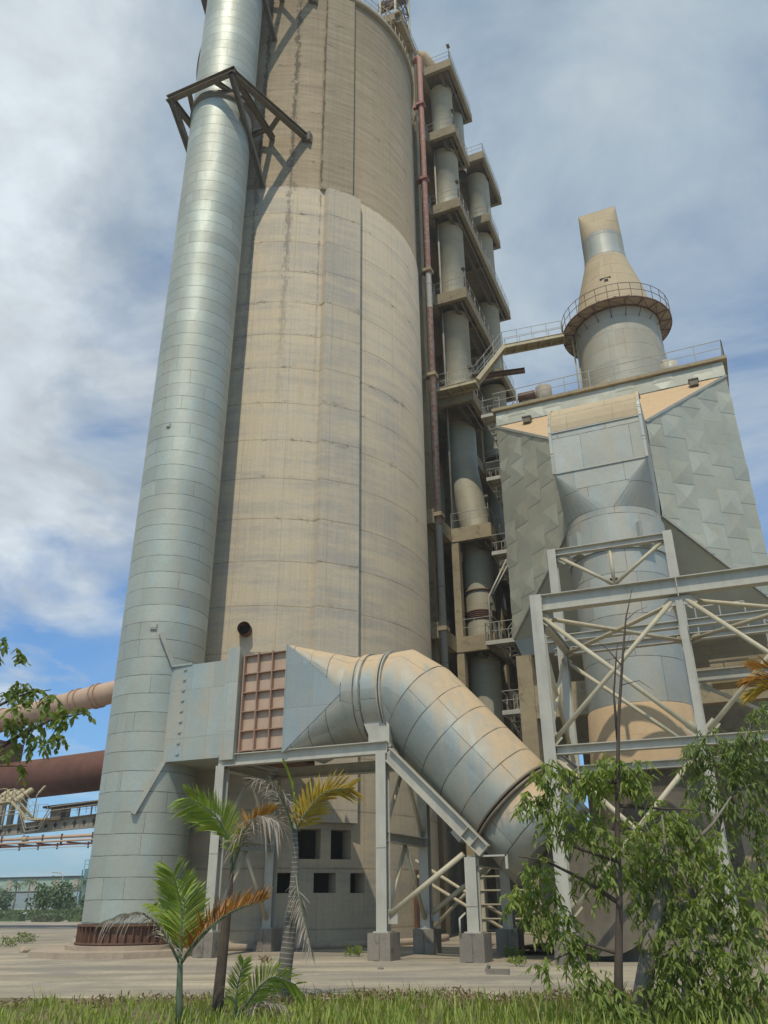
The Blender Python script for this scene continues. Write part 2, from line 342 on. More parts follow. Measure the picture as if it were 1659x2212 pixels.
    def loft_rect_round(s,rc,cc,ex,ey,rad,n=48,uvs=1.):
        """rc: 4 corners counter-clockwise seen against the axis; circle centre cc, axes ex,ey"""
        rc=[V(p) for p in rc]; cc=V(cc); ex,ey=V(ex),V(ey)
        ctr=sum(rc,V())/4
        angs=[math.atan2((p-ctr).dot(ey),(p-ctr).dot(ex)) for p in rc]
        q=n//4
        cps=[cc+ex*rad*cos(PI/2*k)+ey*rad*sin(PI/2*k) for k in range(4)]
        for k in range(4):                         # quarter k lies between circle directions k and k+1 and owns the corner between
            mid=PI/4+PI/2*k
            ci=min(range(4),key=lambda i:abs((angs[i]-mid+PI)%(2*PI)-PI)); C=rc[ci]
            arc=[cc+ex*rad*cos(PI/2*(k+j/q))+ey*rad*sin(PI/2*(k+j/q)) for j in range(q+1)]
            for j in range(q):
                L=(C-cc).length
                s.face([C,arc[j],arc[j+1]],[(rad*PI/2*(k+j/q),L),(rad*PI/2*(k+j/q),0),(rad*PI/2*(k+(j+1)/q),0)],True)
        for k in range(4):                         # flat triangles between two corners and a quadrant point
            m0=PI/2*k-PI/4; m1=PI/2*k+PI/4
            a=rc[min(range(4),key=lambda i:abs((angs[i]-m0+PI)%(2*PI)-PI))]; b=rc[min(range(4),key=lambda i:abs((angs[i]-m1+PI)%(2*PI)-PI))]
            s.face([a,cps[k],b])
        return s
    def build(s,name,mat,parent=None,smooth_angle=None):
        me=bpy.data.meshes.new(name); off=WL(parent) if parent else V((0,0,0))
        me.from_pydata([tuple(p-off) for p in s.v],[],s.f); me.materials.append(mat)
        uv=me.uv_layers.new(name='UVMap'); flat=[c for f in s.u for q in f for c in q]; uv.data.foreach_set('uv',flat)
        me.polygons.foreach_set('use_smooth',s.sm); me.update()
        o=bpy.data.objects.new(name,me); COL.objects.link(o)
        if parent: o.parent=parent
        return o
WLOC={}
def WL(o):
    l=V((0,0,0))
    while o: l=l+o.location; o=o.parent
    return l
def tag(o,label,cat,group=None,kind=None):
    o['label']=label; o['category']=cat
    if group: o['group']=group
    if kind: o['kind']=kind
    return o
def thing(name,label,cat,loc=(0,0,0),group=None):
    o=bpy.data.objects.new(name,None); o.empty_display_size=.5; COL.objects.link(o); o.location=loc; return tag(o,label,cat,group)
def mesh_thing(name,mb,mat,loc,label,cat,group=None,kind=None):
    """a thing that is one mesh, with its origin at its base"""
    L=V(loc); me=bpy.data.meshes.new(name); me.from_pydata([tuple(p-L) for p in mb.v],[],mb.f); me.materials.append(mat)
    uv=me.uv_layers.new(name='UVMap'); uv.data.foreach_set('uv',[c for f in mb.u for q in f for c in q]); me.polygons.foreach_set('use_smooth',mb.sm); me.update()
    o=bpy.data.objects.new(name,me); COL.objects.link(o); o.location=L
    return tag(o,label,cat,group,kind)
def struct(name,mb,mat):
    o=mb.build(name,mat); o['kind']='structure'; return o
def copy_tree(o,parent=None):
    c=o.copy(); COL.objects.link(c)
    if parent: c.parent=parent
    for ch in [x for x in bpy.data.objects if x.parent==o]: copy_tree(ch,c)
    return c
X1,Y1,Z1=V((1,0,0)),V((0,1,0)),V((0,0,1))
# ================================================================ SETTING
g=MB(); g.face([(-1200,-200,0),(1200,-200,0),(1200,1100,0),(-1200,1100,0)]); struct('ground',g,M['ground'])
g=MB(); g.face([(-400,70,.004),(-24,93,.004),(-24,400,.004),(-400,400,.004)]); struct('lawn',g,M['lawn'])
g=MB(); g.face([(-300,56.5,.004),(-24,61,.004),(-24,65.5,.004),(-300,64,.004)]); struct('road',g,M['asphalt'])
g=MB(); g.face([(-60,-8,.006),(-60,1.5,.006),(-22,12.1,.006),(-11.8,14.4,.006),(-4.5,16.6,.006),(14,20.4,.006),(30,22,.006),(30,-8,.006)]); struct('verge',g,M['soil'])
random.seed(3)
g=MB(); n=60
for i in range(n):
    a0=R(-60+i*1.6); a1=R(-60+(i+1)*1.6)
    def hz(k): return 14+7*sin(k*.31)+5*sin(k*.83+1)+3*sin(k*1.7)
    p0=V((sin(a0)*760,cos(a0)*760,-1)); p1=V((sin(a1)*760,cos(a1)*760,-1)); q0=p0*1.25; q1=p1*1.25
    q0.z=hz(i)*.95; q1.z=hz(i+1)*.95
    g.face([p0,p1,q1,q0],None,True)
struct('hills',g,M['hill'])
# ================================================================ SILO
SC=V((-22.51,37.98,0)); RS=8.34
def sp(az,z,r=RS): a=R(az); return V((SC.x+r*sin(a),SC.y-r*cos(a),z))
silo=thing('concrete_silo','huge round concrete silo with a vertical rib and darker upper half behind the chimney','silo',SC)
WIN=[(37.9,44.9,3.23,4.37),(47.9,54.2,3.23,4.37),(32.6,37.6,1.98,2.72),(43.1,49.6,1.98,2.72),(54.05,58.85,1.97,2.72)]
b=MB()
azs=sorted(set([x for x in range(-180,181,3)]+[w[0] for w in WIN]+[w[1] for w in WIN])); zs=sorted(set([0.,1.,5.2]+[w[2] for w in WIN]+[w[3] for w in WIN]))
rl=RS+.06
for i in range(len(azs)-1):
    for k in range(len(zs)-1):
        am=(azs[i]+azs[i+1])/2; zm=(zs[k]+zs[k+1])/2
        if any(w[0]<am<w[1] and w[2]<zm<w[3] for w in WIN): continue
        b.face([sp(azs[i],zs[k],rl),sp(azs[i+1],zs[k],rl),sp(azs[i+1],zs[k+1],rl),sp(azs[i],zs[k+1],rl)],None,False)
for a0,a1,z0,z1 in WIN:
    r2=rl-.75
    b.face([sp(a0,z0,rl),sp(a1,z0,rl),sp(a1,z0,r2),sp(a0,z0,r2)]); b.face([sp(a0,z1,rl),sp(a1,z1,rl),sp(a1,z1,r2),sp(a0,z1,r2)])
    b.face([sp(a0,z0,rl),sp(a0,z1,rl),sp(a0,z1,r2),sp(a0,z0,r2)]); b.face([sp(a1,z0,rl),sp(a1,z1,rl),sp(a1,z1,r2),sp(a1,z0,r2)])
b.lathe(SC,[(rl,5.2),(rl,40.42),(RS,40.45),(RS,59.5)],160)
b.build('wall',M['silo'],silo)
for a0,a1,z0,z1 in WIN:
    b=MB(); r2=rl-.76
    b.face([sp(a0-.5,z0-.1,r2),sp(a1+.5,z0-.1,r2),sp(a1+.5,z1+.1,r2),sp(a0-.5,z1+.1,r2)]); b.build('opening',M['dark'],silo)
b=MB()
def rib(b,aL,aC,aR,p,z0,z1):
    P=[sp(aL,0,RS-.1),sp(aC,0,rl+p),sp(aR,0,rl+p),sp(aR+.9,0,RS-.1)]
    for i in range(3):
        q0,q1=P[i],P[i+1]; b.face([V((q0.x,q0.y,z0)),V((q1.x,q1.y,z0)),V((q1.x,q1.y,z1)),V((q0.x,q0.y,z1))])
    b.face([V((q.x,q.y,z1)) for q in P]); b.face([V((q.x,q.y,z0)) for q in P])
rib(b,39.6,41.2,54.9,.36,4.62,40.4); rib(b,37.4,38.8,51.9,.2,40.4,59.3)
b.build('buttress',M['silorib'],silo)
b=MB(); b.lathe(SC,[(RS,59.45),(RS+.22,59.5),(RS+.22,59.95),(RS-.5,59.95),(0.01,60.4)],120); b.build('roof_rim',M['concd'],silo)
b=MB()
for i in range(0,60):
    a0,a1=i*4-40,i*4-36; p,q=sp(a0,59.95,RS+.1),sp(a1,59.95,RS+.1); b.tube(p,p+Z1*1.1,.025,n=5,caps=False); b.tube(p+Z1*1.1,q+Z1*1.1,.025,n=5,caps=False); b.tube(p+Z1*.55,q+Z1*.55,.02,n=5,caps=False)
b.build('railing',M['yellowst'],silo)
b=MB(); p=sp(20,12.75,rl-.2); q=sp(20,12.75,rl+.42); b.tube(p,q,.30,n=28,caps=False); b.tube(p,q,.27,n=28,caps=False)
d=(q-p).normalized(); x=d.cross(Z1); 
b.build('pipe_stub',M['rust'],silo)
b=MB(); b.tube(p+d*.15,p+d*.22,.275,n=24); b.build('pipe_mouth',M['dark'],silo)
b=MB(); b.obox(sp(81.5,1.7,rl+.05),V((cos(R(81.5)),sin(R(81.5)),0)),.3,V((sin(R(81.5)),-cos(R(81.5)),0)),.08,Z1,1.2); b.build('door',M['rust'],silo)
# low concrete curb round the silo foot
b=MB(); b.lathe(SC,[(RS+.02,0),(RS+.42,0),(RS+.42,.22),(RS+.02,.25)],120); b.build('curb',M['conl'],silo)
# ================================================================ CHIMNEY
CC=V((-22.0,27.4,0)); RC=1.79
def cp(az,z,r=RC): a=R(az); return V((CC.x+r*sin(a),CC.y-r*cos(a),z))
mesh_thing('concrete_plinth',MB().lathe(CC,[(0.01,.19),(3.5,.19),(3.5,0)],10,smooth=False).lathe(CC,[(0.01,.33),(2.25,.33),(2.25,.19)],64,smooth=False),M['conl'],CC,'low pale concrete plinth carrying the rusty foot of the chimney','plinth')
ch=thing('metal_chimney','tall silvery sheet metal chimney ringed with horizontal seams in front of the silo','chimney',CC+Z1*.33)
MB().lathe(CC,[(RC,1.02),(RC,72)],96).build('shaft',M['chimney'],ch)
b=MB(); b.lathe(CC,[(RC-.02,.33),(RC-.02,1.03)],64); b.lathe(CC,[(1.7,.36),(1.96,.36),(1.96,.41),(1.7,.41)],64,smooth=False); b.lathe(CC,[(1.7,.93),(1.92,.93),(1.92,1.0),(1.7,1.0)],64,smooth=False)
for k in range(44):
    a=360*k/44; c=cp(a,.67,RC+.06); rd=V((sin(R(a)),-cos(R(a)),0)); b.obox(c,rd,.06,Z1.cross(rd),.012,Z1,.26)
b.build('base_ring',M['rust'],ch)
b=MB(); b.lathe(CC,[(RC,44.0),(RC+.09,44.02),(RC+.09,44.5),(RC,44.52)],64); b.build('collar',M['steeld'],ch); b=MB(); b.lathe(CC,[(RC,57.6),(RC+.09,57.62),(RC+.09,58.1),(RC,58.12)],64); b.build('collar',M['steeld'],ch)
for z,az,w,h in ((11.9,24,.22,.2),(21.6,10,.14,.14),):
    b=MB(); rd=V((sin(R(az)),-cos(R(az)),0)); t=Z1.cross(rd)
    b.obox(cp(az,z,RC+.02),rd,.03,t,w/2+.03,Z1,h/2+.03); b.obox(cp(az,z,RC+.06),rd,.02,t,w/2,Z1,h/2); b.build('hatch',M['chimney'],ch)
# stay frames tying the chimney to the silo
def stay(z):
    t=thing('stay_frame','brown steel stay frame clasping the chimney '+('at mid height with its shadow on the silo' if z<50 else 'near the top edge of the picture'),'stay frame',(-22.03,26.5,z),'stay frames between chimney and silo')
    K=V((-19.93,25.15,z)); L=V((-24.14,25.17,z)); A=V((-18.06,30.93,z)); B=V((-26.0,30.6,z)); C=V((-20.05,30.1,z)); D=V((-24.1,29.9,z))
    mt=M['steeld']; w,h=.34,.4
    for p,q in ((L-X1*.25,K+X1*.25),(K-(A-K)*.02,A),(L,B)): MB().ibeam(p,q,w,h).build('outer_beam',mt,t)
    for p,q in ((K,C),(L,D)): MB().ibeam(p+(q-p)*.05,q,.3,.34).build('inner_beam',mt,t)
    for p,q in ((K.lerp(A,.62),C.lerp(K,.12)),(L.lerp(B,.62),D.lerp(L,.12)),(L.lerp(K,.3),V((-23.9,27.4,z))),(K.lerp(L,.3),V((-20.2,27.2,z))),(V((-20.2,29.3,z)),V((-23.9,29.3,z)))): MB().ibeam(p,q,.24,.26).build('tie_beam',mt,t)
    for p,q in ((K,V((-20.35,29.93,z-4.3))),(L,V((-23.9,29.75,z-4.3)))): MB().ibeam(p-Z1*.2,q,.26,.28,up=X1).build('strut',M['steeld'],t)
    for p in (A,): MB().obox(p,X1,.25,Y1,.25,Z1,.35).build('wall_plate',mt,t)
    return t
stay(44.65); stay(58.35)
# ================================================================ EXHAUST DUCT (chimney inlet, damper, sloping duct)
ZD,YD,RD=8.42,27.6,1.57
ed=thing('exhaust_duct','dusty grey exhaust duct bending down from the chimney to the ground with rivet seams','duct',(-12,YD,6.4))
b=MB()
y0,y1,z0,z1=26.34,28.9,6.55,10.27
b.face([(-20.75,y0,z0),(-17.6,y0,z0),(-17.6,y0,z1),(-20.75,y0,z1)]); b.face([(-20.75,y1,z0),(-20.75,y1,z1),(-17.6,y1,z1),(-17.6,y1,z0)])
b.face([(-20.75,y0,z1),(-17.6,y0,z1),(-17.6,y1,z1),(-20.75,y1,z1)]); b.face([(-20.75,y0,z0),(-20.75,y1,z0),(-17.6,y1,z0),(-17.6,y0,z0)])
for k in range(9): b.obox((-19.9,y0-.02,z0+.25+k*.41),X1,.07,Y1,.03,Z1,.025)
b.build('inlet_box',M['box'],ed)
for z,s in ((z1,1),(z0,-1)):
    b=MB()
    a=V((-20.55,y0+.06,z)); e=cp(34 if s>0 else 26,z+s*(1.35 if s>0 else 1.9),RC+.03)
    b.beam(a,e,.16,.34,up=(.6,-.8,0)); 
    if s<0: b.build('gusset',M['box'],ed)
    else: bu=b
b=bu; b.beam((-20.55,y0+.02,z1+.02),(-19.6,y0+.06,z1+.03),.2,.08)
b.build('gusset',M['box'],ed)
b=MB(); b.box((-17.72,25.98,6.38),(-17.14,29.3,6.50)); b.box((-17.72,25.98,10.48),(-17.14,29.3,10.60)); b.box((-17.72,25.98,6.5),(-17.60,29.3,10.48)); b.face([(-17.72,25.96,6.38),(-17.14,25.96,6.38),(-17.14,25.96,10.6),(-17.72,25.96,10.6)]); b.box((-17.25,25.97,6.5),(-17.14,29.3,10.48)); b.box((-17.6,29.2,6.5),(-17.25,29.3,10.48))
b.build('flange_box',M['box'],ed)
b=MB(); b.box((-17.1,26.2,6.64),(-15.06,29.0,10.28)); b.build('damper',M['damper'],ed)
dm=bpy.data.objects['damper']
for k in range(4):
    x=-16.95+k*.615; b=MB(); b.box((x-.02,26.02,6.6),(x+.02,26.2,10.3)); b.build('rib',M['damprib'],dm)
for k in range(6):
    z=6.66+k*.715; b=MB(); b.box((-17.02,26.045,z-.018),(-15.08,26.198,z+.018)); b.build('rib',M['damprib'],dm)
b=MB(); b.box((-16.9,26.4,6.42),(-15.3,28.9,6.62)); b.build('damper_shoe',M['rust'],ed)
# square to round transition
b=MB(); xr=-15.05; rc=[(xr,26.0,6.5),(xr,26.0,10.42),(xr,29.2,10.42),(xr,29.2,6.5)]
b.loft_rect_round(rc,(-12.7,YD,ZD),Y1*-1,Z1,RD,64); b.build('transition',M['duct'],ed)
b=MB(); b.face([(xr-.01,25.985,6.48),(-12.75,26.012,ZD),(xr-.01,25.985,10.44)]); b.box((xr-.05,25.975,6.48),(xr,26.1,10.44)); b.build('transition_plate',M['flatblue'],ed)
b=MB(); b.tube((-12.85,YD,ZD),(-12.35,YD,ZD),RD+.02,RD+.05,64,False); b.tube((-12.35,YD,ZD),(-12.1,YD,ZD),RD+.09,n=64,caps=True); b.tube((-12.1,YD,ZD),(-11.4,YD,ZD),RD+.03,n=64,caps=False); b.build('collar',M['duct'],ed)
b=MB(); b.tube((-11.42,YD,ZD),(-11.37,YD,ZD),RD+.1,n=64); b.tube((-11.31,YD,ZD),(-11.26,YD,ZD),RD+.1,n=64); b.build('flange_ring',M['steel'],ed)
K1=V((-11.0,YD,ZD)); dn=V((.669,0,-.743)); K3=V((-7.19,YD,4.44)); 
K2=K3-dn*4.72
b=MB(); b.poly([(-11.3,YD,ZD),K1,K2,K3-dn*.05],[RD+.02,RD+.06,RD+.1,RD+.1],64,False); b.build('elbow',M['duct'],ed)
b=MB(); b.tube(K3-dn*.06,K3+dn*.02,RD+.22,n=64); b.tube(K3+dn*.08,K3+dn*.16,RD+.22,n=64); b.build('flange_ring',M['steeld'],ed)
b=MB(); b.tube(K3+dn*.1,K3+dn*1.75,RD+.08,n=64); b.build('lower_duct',M['duct'],ed)
# saddles
b=MB(); b.face([(-11.9,26.42,6.45),(-11.1,26.42,6.45),(-11.1,26.42,7.6),(-12.15,26.42,7.45),(-11.9,26.42,6.9)]); b.box((-11.85,26.3,6.42),(-11.0,26.55,6.52)); b.box((-11.16,26.3,6.5),(-11.06,26.6,7.5)); b.build('saddle',M['steel'],ed); b=MB(); b.obox(K3-dn*.45+V((-.743,0,-.669))*(RD+.02)+V((0,-.75,0)),dn,.2,Y1,.3,V((.743,0,.669)),.36); b.build('saddle',M['steel'],ed)
# ================================================================ DUCT SUPPORT FRAME
CF=[(-17.7,6.18),(-11.28,6.18),(-8.3,2.85)]; YF,YB=26.2,30.05
for X,zt in CF:
    for Y in (YF,YB):
        nm={-17.7:'the left',-11.28:'the middle',-8.3:'the short right'}[X]
        mesh_thing('concrete_pedestal',MB().box((X-.38,Y-.4,0),(X+.38,Y+.4,.76)).box((X-.2,Y-.43,.02),(X+.02,Y-.4,.74)),M['concg'],(X,Y,0),'grey concrete pedestal under '+nm+(' front' if Y==YF else ' rear')+' leg of the duct support','pedestal','pedestals under the duct support frame')
df=thing('duct_support_frame','grey steel frame of columns and pipe braces carrying the sloping exhaust duct','support frame',(-12.5,28,.76))
for X,zt in CF:
    for Y in (YF,YB):
        c=MB(); c.ibeam((X,Y,.8),(X,Y,zt),.36,.36,up=Y1); c.box((X-.26,Y-.26,.76),(X+.26,Y+.26,.8))
        c.box((X-.17,Y-.195,zt*.52),(X+.17,Y-.18,zt*.52+.03)); c.build('column',M['steel'],df)
for Y in (YF,YB):
    MB().ibeam((-17.9,Y,6.38),(-11.1,Y,6.38),.34,.42).build('beam',M['steel'],df)
    b=MB(); p,q=V((-11.1,Y,6.2)),V((-7.85,Y,3.02)); b.ibeam(p,q,.34,.42)
    if Y==YF:
        for k in (0,.09,.18): 
            c=q.lerp(p,k); b.obox(c+V((0,-.09,0)),V((.69,0,.72)),.19,Y1,.09,V((.72,0,-.69)),.01)
    b.build('sloping_girder',M['steel'],df)
    MB().tube((-11.05,Y-.02,1.28),(-8.55,Y-.02,2.95),.085,n=12).build('brace',M['cream'],df)
    MB().box((-11.12,Y-.02,1.0),(-10.8,Y+.02,1.42)).build('gusset_plate',M['steel'],df)
for X,zt in ((-17.7,6.2),(-11.28,6.2)):
    zm=3.55; ym=(YF+YB)/2
    MB().ibeam((X,YF,zm),(X,YB,zm),.3,.3).build('beam',M['steel'],df)
    MB().ibeam((X,YF,zt),(X,YB,zt),.3,.3).build('beam',M['steel'],df)
    for a,bb in (((X,ym,zm-.2),(X,YF+.2,1.1)),((X,ym,zm-.2),(X,YB-.2,1.1)),((X,ym,zt-.15),(X,YF+.2,zm+.25)),((X,ym,zt-.15),(X,YB-.2,zm+.25))): MB().tube(a,bb,.075,n=10).build('brace',M['cream'],df)
MB().ibeam((-8.3,YF,2.75),(-8.3,YB,2.75),.3,.3).build('beam',M['steel'],df)
b=MB(); b.box((-7.9,YF-.1,2.85),(-7.15,YF-.02,2.9)); b.box((-7.2,YF-.1,2.5),(-7.12,YF-.02,2.9)); b.build('bracket',M['steel'],df)
b=MB(); b.poly([(-8.62,25.75,.75),(-8.62,25.75,1.15),(-8.5,25.95,1.3)],.03,8); b.build('conduit',M['steel'],df)
# ================================================================ RIGHT PIPE RACK
pr=thing('pipe_rack','grey steel rack with crossed pipe braces standing in front of the vertical gas duct','pipe rack',(-1,28.5,.76))
st,cr=M['steel'],M['cream']; Y0,Y2=26.0,31.0
for X,Y,z0,zt,w in ((-5.47,Y0,.8,10.92,.38),(5.5,Y0,.8,10.92,.38),(-5.7,Y2,.8,14.58,.34),(-1.15,Y2,.8,14.58,.34),(5.5,Y2,.8,11,.34)): 
    c=MB(); c.ibeam((X,Y,z0),(X,Y,zt),w,w,up=Y1); c.build('column',st,pr)
c=MB(); c.beam((-.97,Y0,.8),(-.97,Y0,10.1),.22,.22,up=Y1); c.build('column',st,pr)
MB().ibeam((-5.28,Y0,10.62),(7,Y0,10.50),.36,.56).build('beam',st,pr)
MB().ibeam((-5.28,Y0,5.82),(6,Y0,5.76),.3,.28).build('beam',st,pr)
MB().ibeam((-5.7,Y2,14.43),(-1.0,Y2,14.38),.28,.28).build('beam',st,pr)
MB().box((-1.25,Y0-.03,9.95),(-.6,Y0+.03,10.25)).build('gusset_plate',st,pr)
MB().box((-.96,Y0-.19,10.2),(-.93,Y0-.18,10.85)).build('gusset_plate',st,pr)
for p,q in ((( -6.3,10.84),(7,10.8)),((-6.0,10.31),(7,10.27)),((-5.7,5.9),(6,5.9))): MB().ibeam((p[0],Y2,p[1]),(q[0],Y2,q[1]),.28,.27).build('beam',st,pr)
MB().ibeam((-1.2,Y2+1.4,9.15),(6,Y2+1.4,9.12),.3,.42).build('beam',st,pr)
for X in (-5.5,-1.1,5.5): MB().ibeam((X,Y0+.1,10.3),(X,Y2,10.3),.24,.26).build('beam',st,pr)
MB().ibeam((-5.5,Y0,5.8),(-5.7,Y2,5.9),.24,.26).build('beam',st,pr)
br=[((-5.33,Y0,10.16),(-1.12,Y0,6.08)),((-1.2,Y0,10.1),(-5.38,Y0,6.08)),((-.75,Y0,10.12),(3.35,Y0,6.1)),((-.75,Y0,6.1),(3.35,Y0,10.12)),((-5.3,Y0,5.55),(-1.1,Y0,1.3)),((-1.1,Y0,5.55),(-5.3,Y0,1.3)),
    ((-5.4,Y2,14.2),(-3.4,Y2,12.75)),((-1.4,Y2,14.2),(-3.4,Y2,12.75)),((-3.4,Y2,12.75),(-3.4,Y2,14.3)),
    ((-5.4,Y0+.2,10.22),(-1.2,Y2-.1,10.15)),((-1.1,Y0+.2,10.12),(-5.5,Y2-.1,10.2)),((-.9,Y0+.2,10.2),(5.3,Y2-.1,10.15)),((5.3,Y0+.2,10.12),(-.9,Y2-.1,10.2)),
    ((-5.5,Y0+.2,9.9),(-5.68,Y2-.2,6.2)),((-5.5,Y0+.2,6.2),(-5.68,Y2-.2,9.9)),((-5.5,Y0+.2,5.5),(-5.68,Y2-.2,1.2)),((-5.5,Y0+.2,1.2),(-5.68,Y2-.2,5.5)),
    ((-5.7,Y2,10.0),(-1.2,Y2,6.1)),((-.9,Y2+1.4,8.8),(4.,Y2+1.4,5.9))]
for p,q in br:
    b=MB(); b.tube(p,q,.075,n=10); P,Q=V(p),V(q); d=(Q-P).normalized(); fl=Y1 if abs(d.y)<.3 else X1; sd=d.cross(fl).normalized()
    for c in (P+d*.12,Q-d*.12): b.obox(c,d,.2,sd,.15,fl,.012)
    b.build('brace',cr,pr)
for X,Y in ((-5.47,Y0),(-5.7,Y2),(-1.15,Y2),(5.5,Y0),(5.5,Y2),(-.97,Y0)):
    if X<5: mesh_thing('concrete_pedestal',MB().box((X-.36,Y-.38,0),(X+.36,Y+.38,.76)),M['concg'],(X,Y,0),{(-5.47,Y0):'grey concrete pedestal under the front left leg of the pipe rack behind leaves',(-5.7,Y2):'grey concrete pedestal under the rear left leg of the pipe rack',(-1.15,Y2):'grey concrete pedestal under the rear middle leg of the pipe rack',(-.97,Y0):'grey concrete pedestal under the slim front post of the pipe rack'}[(X,Y)],'pedestal','pedestals under the pipe rack')
# ================================================================ VERTICAL GAS DUCT with hood
DX,DY,DR=-3.71,36.9,2.18
gd=thing('vertical_gas_duct','big round vertical gas duct with a curved hood leading into the dust collector','duct',(DX,DY,3.2))
DC=V((DX,DY,0))
MB().lathe(DC,[(DR,8.9),(DR,15.75)],72).build('shaft',M['vduct'],gd)
MB().lathe(DC,[(DR+.02,8.92),(DR+.06,8.85),(2.38,6.45)],72).build('dusty_base',M['dusty'],gd)
MB().lathe(DC,[(2.3,6.45),(2.62,6.4),(2.62,6.25),(2.3,6.2),(2.2,5.4)],72).build('base_flange',M['steeld'],gd)
b=MB(); b.lathe(DC,[(DR,15.72),(DR+.1,15.74),(DR+.1,17.4),(DR+.01,17.42),(DR,17.8)],72,smooth=False)
for az in (-42,38):
    rd=V((sin(R(az)),-cos(R(az)),0)); c=DC+rd*(DR+.2)+Z1*16.35; b.obox(c,rd,.16,Z1.cross(rd),.3,Z1,.55)
b.build('collar',M['vduct'],gd)
hx0,hx1=-5.87,-1.57; hy0,hy1=34.72,39.5
b=MB(); b.loft_rect_round([(hx0,hy0,20),(hx1,hy0,20),(hx1,hy1,20),(hx0,hy1,20)],(DX,DY,17.8),X1,Y1,DR,48); b.build('transition',M['vduct'],gd)
prof=[(hy0,20.0),(hy0,21.1),(hy0,22.25)]+[(hy0+2.1-2.1*cos(R(a)),22.25+2.2*sin(R(a))) for a in (12,24,36,48,60,75,90)]+[(39.45,24.5)]
b=MB(); ln=0; bt=MB()
for i in range(len(prof)-1):
    (ya,za),(yb,zb)=prof[i],prof[i+1]; dl=math.hypot(yb-ya,zb-za); (b if i<2 else bt).face([(hx0,ya,za),(hx1,ya,za),(hx1,yb,zb),(hx0,yb,zb)],[(0,ln),(4.3,ln),(4.3,ln+dl),(0,ln+dl)],i>1); ln+=dl
for x in (hx0,hx1): b.face([(x,y,z) for y,z in prof]+[(x,hy1,24.5),(x,hy1,20)])
b.build('hood',M['vduct'],gd); bt.build('hood_top',M['dustyp'],gd)
hd=bpy.data.objects['hood']; b=MB()
for x in (hx0,hx1):
    for i in range(len(prof)-2): b.beam((x,prof[i][0]-.02,prof[i][1]),(x,prof[i+1][0]-.02*0,prof[i+1][1]+.02),.14,.1,up=(0,-1,.3))
for z in (20.0,22.25): b.box((hx0,hy0-.05,z-.03),(hx1,hy0,z+.03))
b.build('edge_flange',M['vduct'],hd)
b=MB(); b.lathe(DC,[(2.25,5.4),(2.25,3.2)],48); b.box((DX-2.6,DY-2.4,3.0),(DX+2.6,DY+2.4,3.3)); b.build('lower_casing',M['steeld'],gd)
# induced draught fan at the duct foot, mostly behind the trees
fan=thing('draught_fan','grey draught fan casing at the foot of the gas duct behind the trees','fan',(-3.4,29.2,0))
b=MB(); b.tube((-4.7,27.0,1.9),(-4.7,30.4,1.9),1.75,n=40); b.build('casing',M['steeld'],fan)
b=MB(); b.tube((-3.4,30.2,2.3),(-3.4,33.8,2.6),1.1,n=32); b.box((-4.6,33.6,1.2),(-2.2,36.2,3.0)); b.build('inlet_duct',M['steeld'],fan)
b=MB(); b.box((-5.2,28.0,0),(-1.6,30.4,.5)); b.build('base_block',M['concg'],fan)
# ================================================================ DUST COLLECTOR
ex0,ex1,ey,ez0,ez1=-10.5,3.0,43.0,14.72,28.5
dc=thing('dust_collector','large grey dust collector clad in cross-broken sheets with an orange sloping inlet roof','dust collector',(-3.75,48,13.8))
def clip(poly,edges):
    """Sutherland-Hodgman in plane coordinates"""
    for (ax,ay),(bx_,by_) in edges:
        out=[]; f=lambda p:(bx_-ax)*(p[1]-ay)-(by_-ay)*(p[0]-ax)
        for i in range(len(poly)):
            p,q=poly[i-1],poly[i]; fp,fq=f(p),f(q)
            if (fp>=0)!=(fq>=0): t=fp/(fp-fq); out.append(tuple(p[k]+(q[k]-p[k])*t for k in range(3)))
            if fq>=0: out.append(q)
        poly=out
        if len(poly)<3: return []
    return poly
def facet(b,A,B,C,D,cw,chh,h,skew=0.):
    """quad A-B-C-D (counter-clockwise seen from outside) clad in cross-broken sheets laid in staggered columns"""
    A,B,C,D=map(V,(A,B,C,D)); nn=(B-A).cross(D-A).normalized()
    e1=nn.cross(Z1)
    e1=-e1 if e1.dot(B-A)<0 else e1
    e1=e1.normalized(); e2=nn.cross(e1).normalized()
    T=lambda p:((p-A).dot(e1),(p-A).dot(e2)); Q=[T(p) for p in (A,B,C,D)]
    edges=[(Q[i],Q[(i+1)%4]) for i in range(4)]
    xs=[q[0] for q in Q]; ys=[q[1] for q in Q]
    W=lambda p:A+e1*p[0]+e2*p[1]+nn*p[2]
    i=0; x=min(xs)-.3
    while x<max(xs):
        y=min(ys)-chh*(1+.5*(i%2)); j=0
        while y<max(ys):
            xo=skew*(y-min(ys)); hh=h*ru(.7,1.3); lap=.012
            if (i+2*j)%3==0 or rnd()<.08: hh*=.12; lap*=.3
            c=[(x+xo,y,lap),(x+xo+cw,y,lap),(x+xo+cw+skew*chh,y+chh,0),(x+xo+skew*chh,y+chh,0)]; m=(x+xo+cw*ru(.42,.58)+skew*chh*.5,y+chh*ru(.40,.5),hh)
            for t in ((c[0],c[1],m),(c[1],c[2],m),(c[2],c[3],m),(c[3],c[0],m)):
                r=clip(list(t),edges)
                if r: b.face([W(p) for p in r],[(15+30*i,15+30*(2*j+(t[0] is c[2])))]*len(r))
            y+=chh; j+=1
        x+=cw; i+=1
    return b
random.seed(5)
sT,sB,sL,sR_,sy=24.55,19.0,-6.3,-1.56,39.4
b=MB(); facet(b,(ex0,ey,ez0),(sL,sy,sB),(sL,sy,sT),(ex0,ey,ez1),1.3,1.4,.065,.0); b.build('inlet_side',M['esp'],dc)
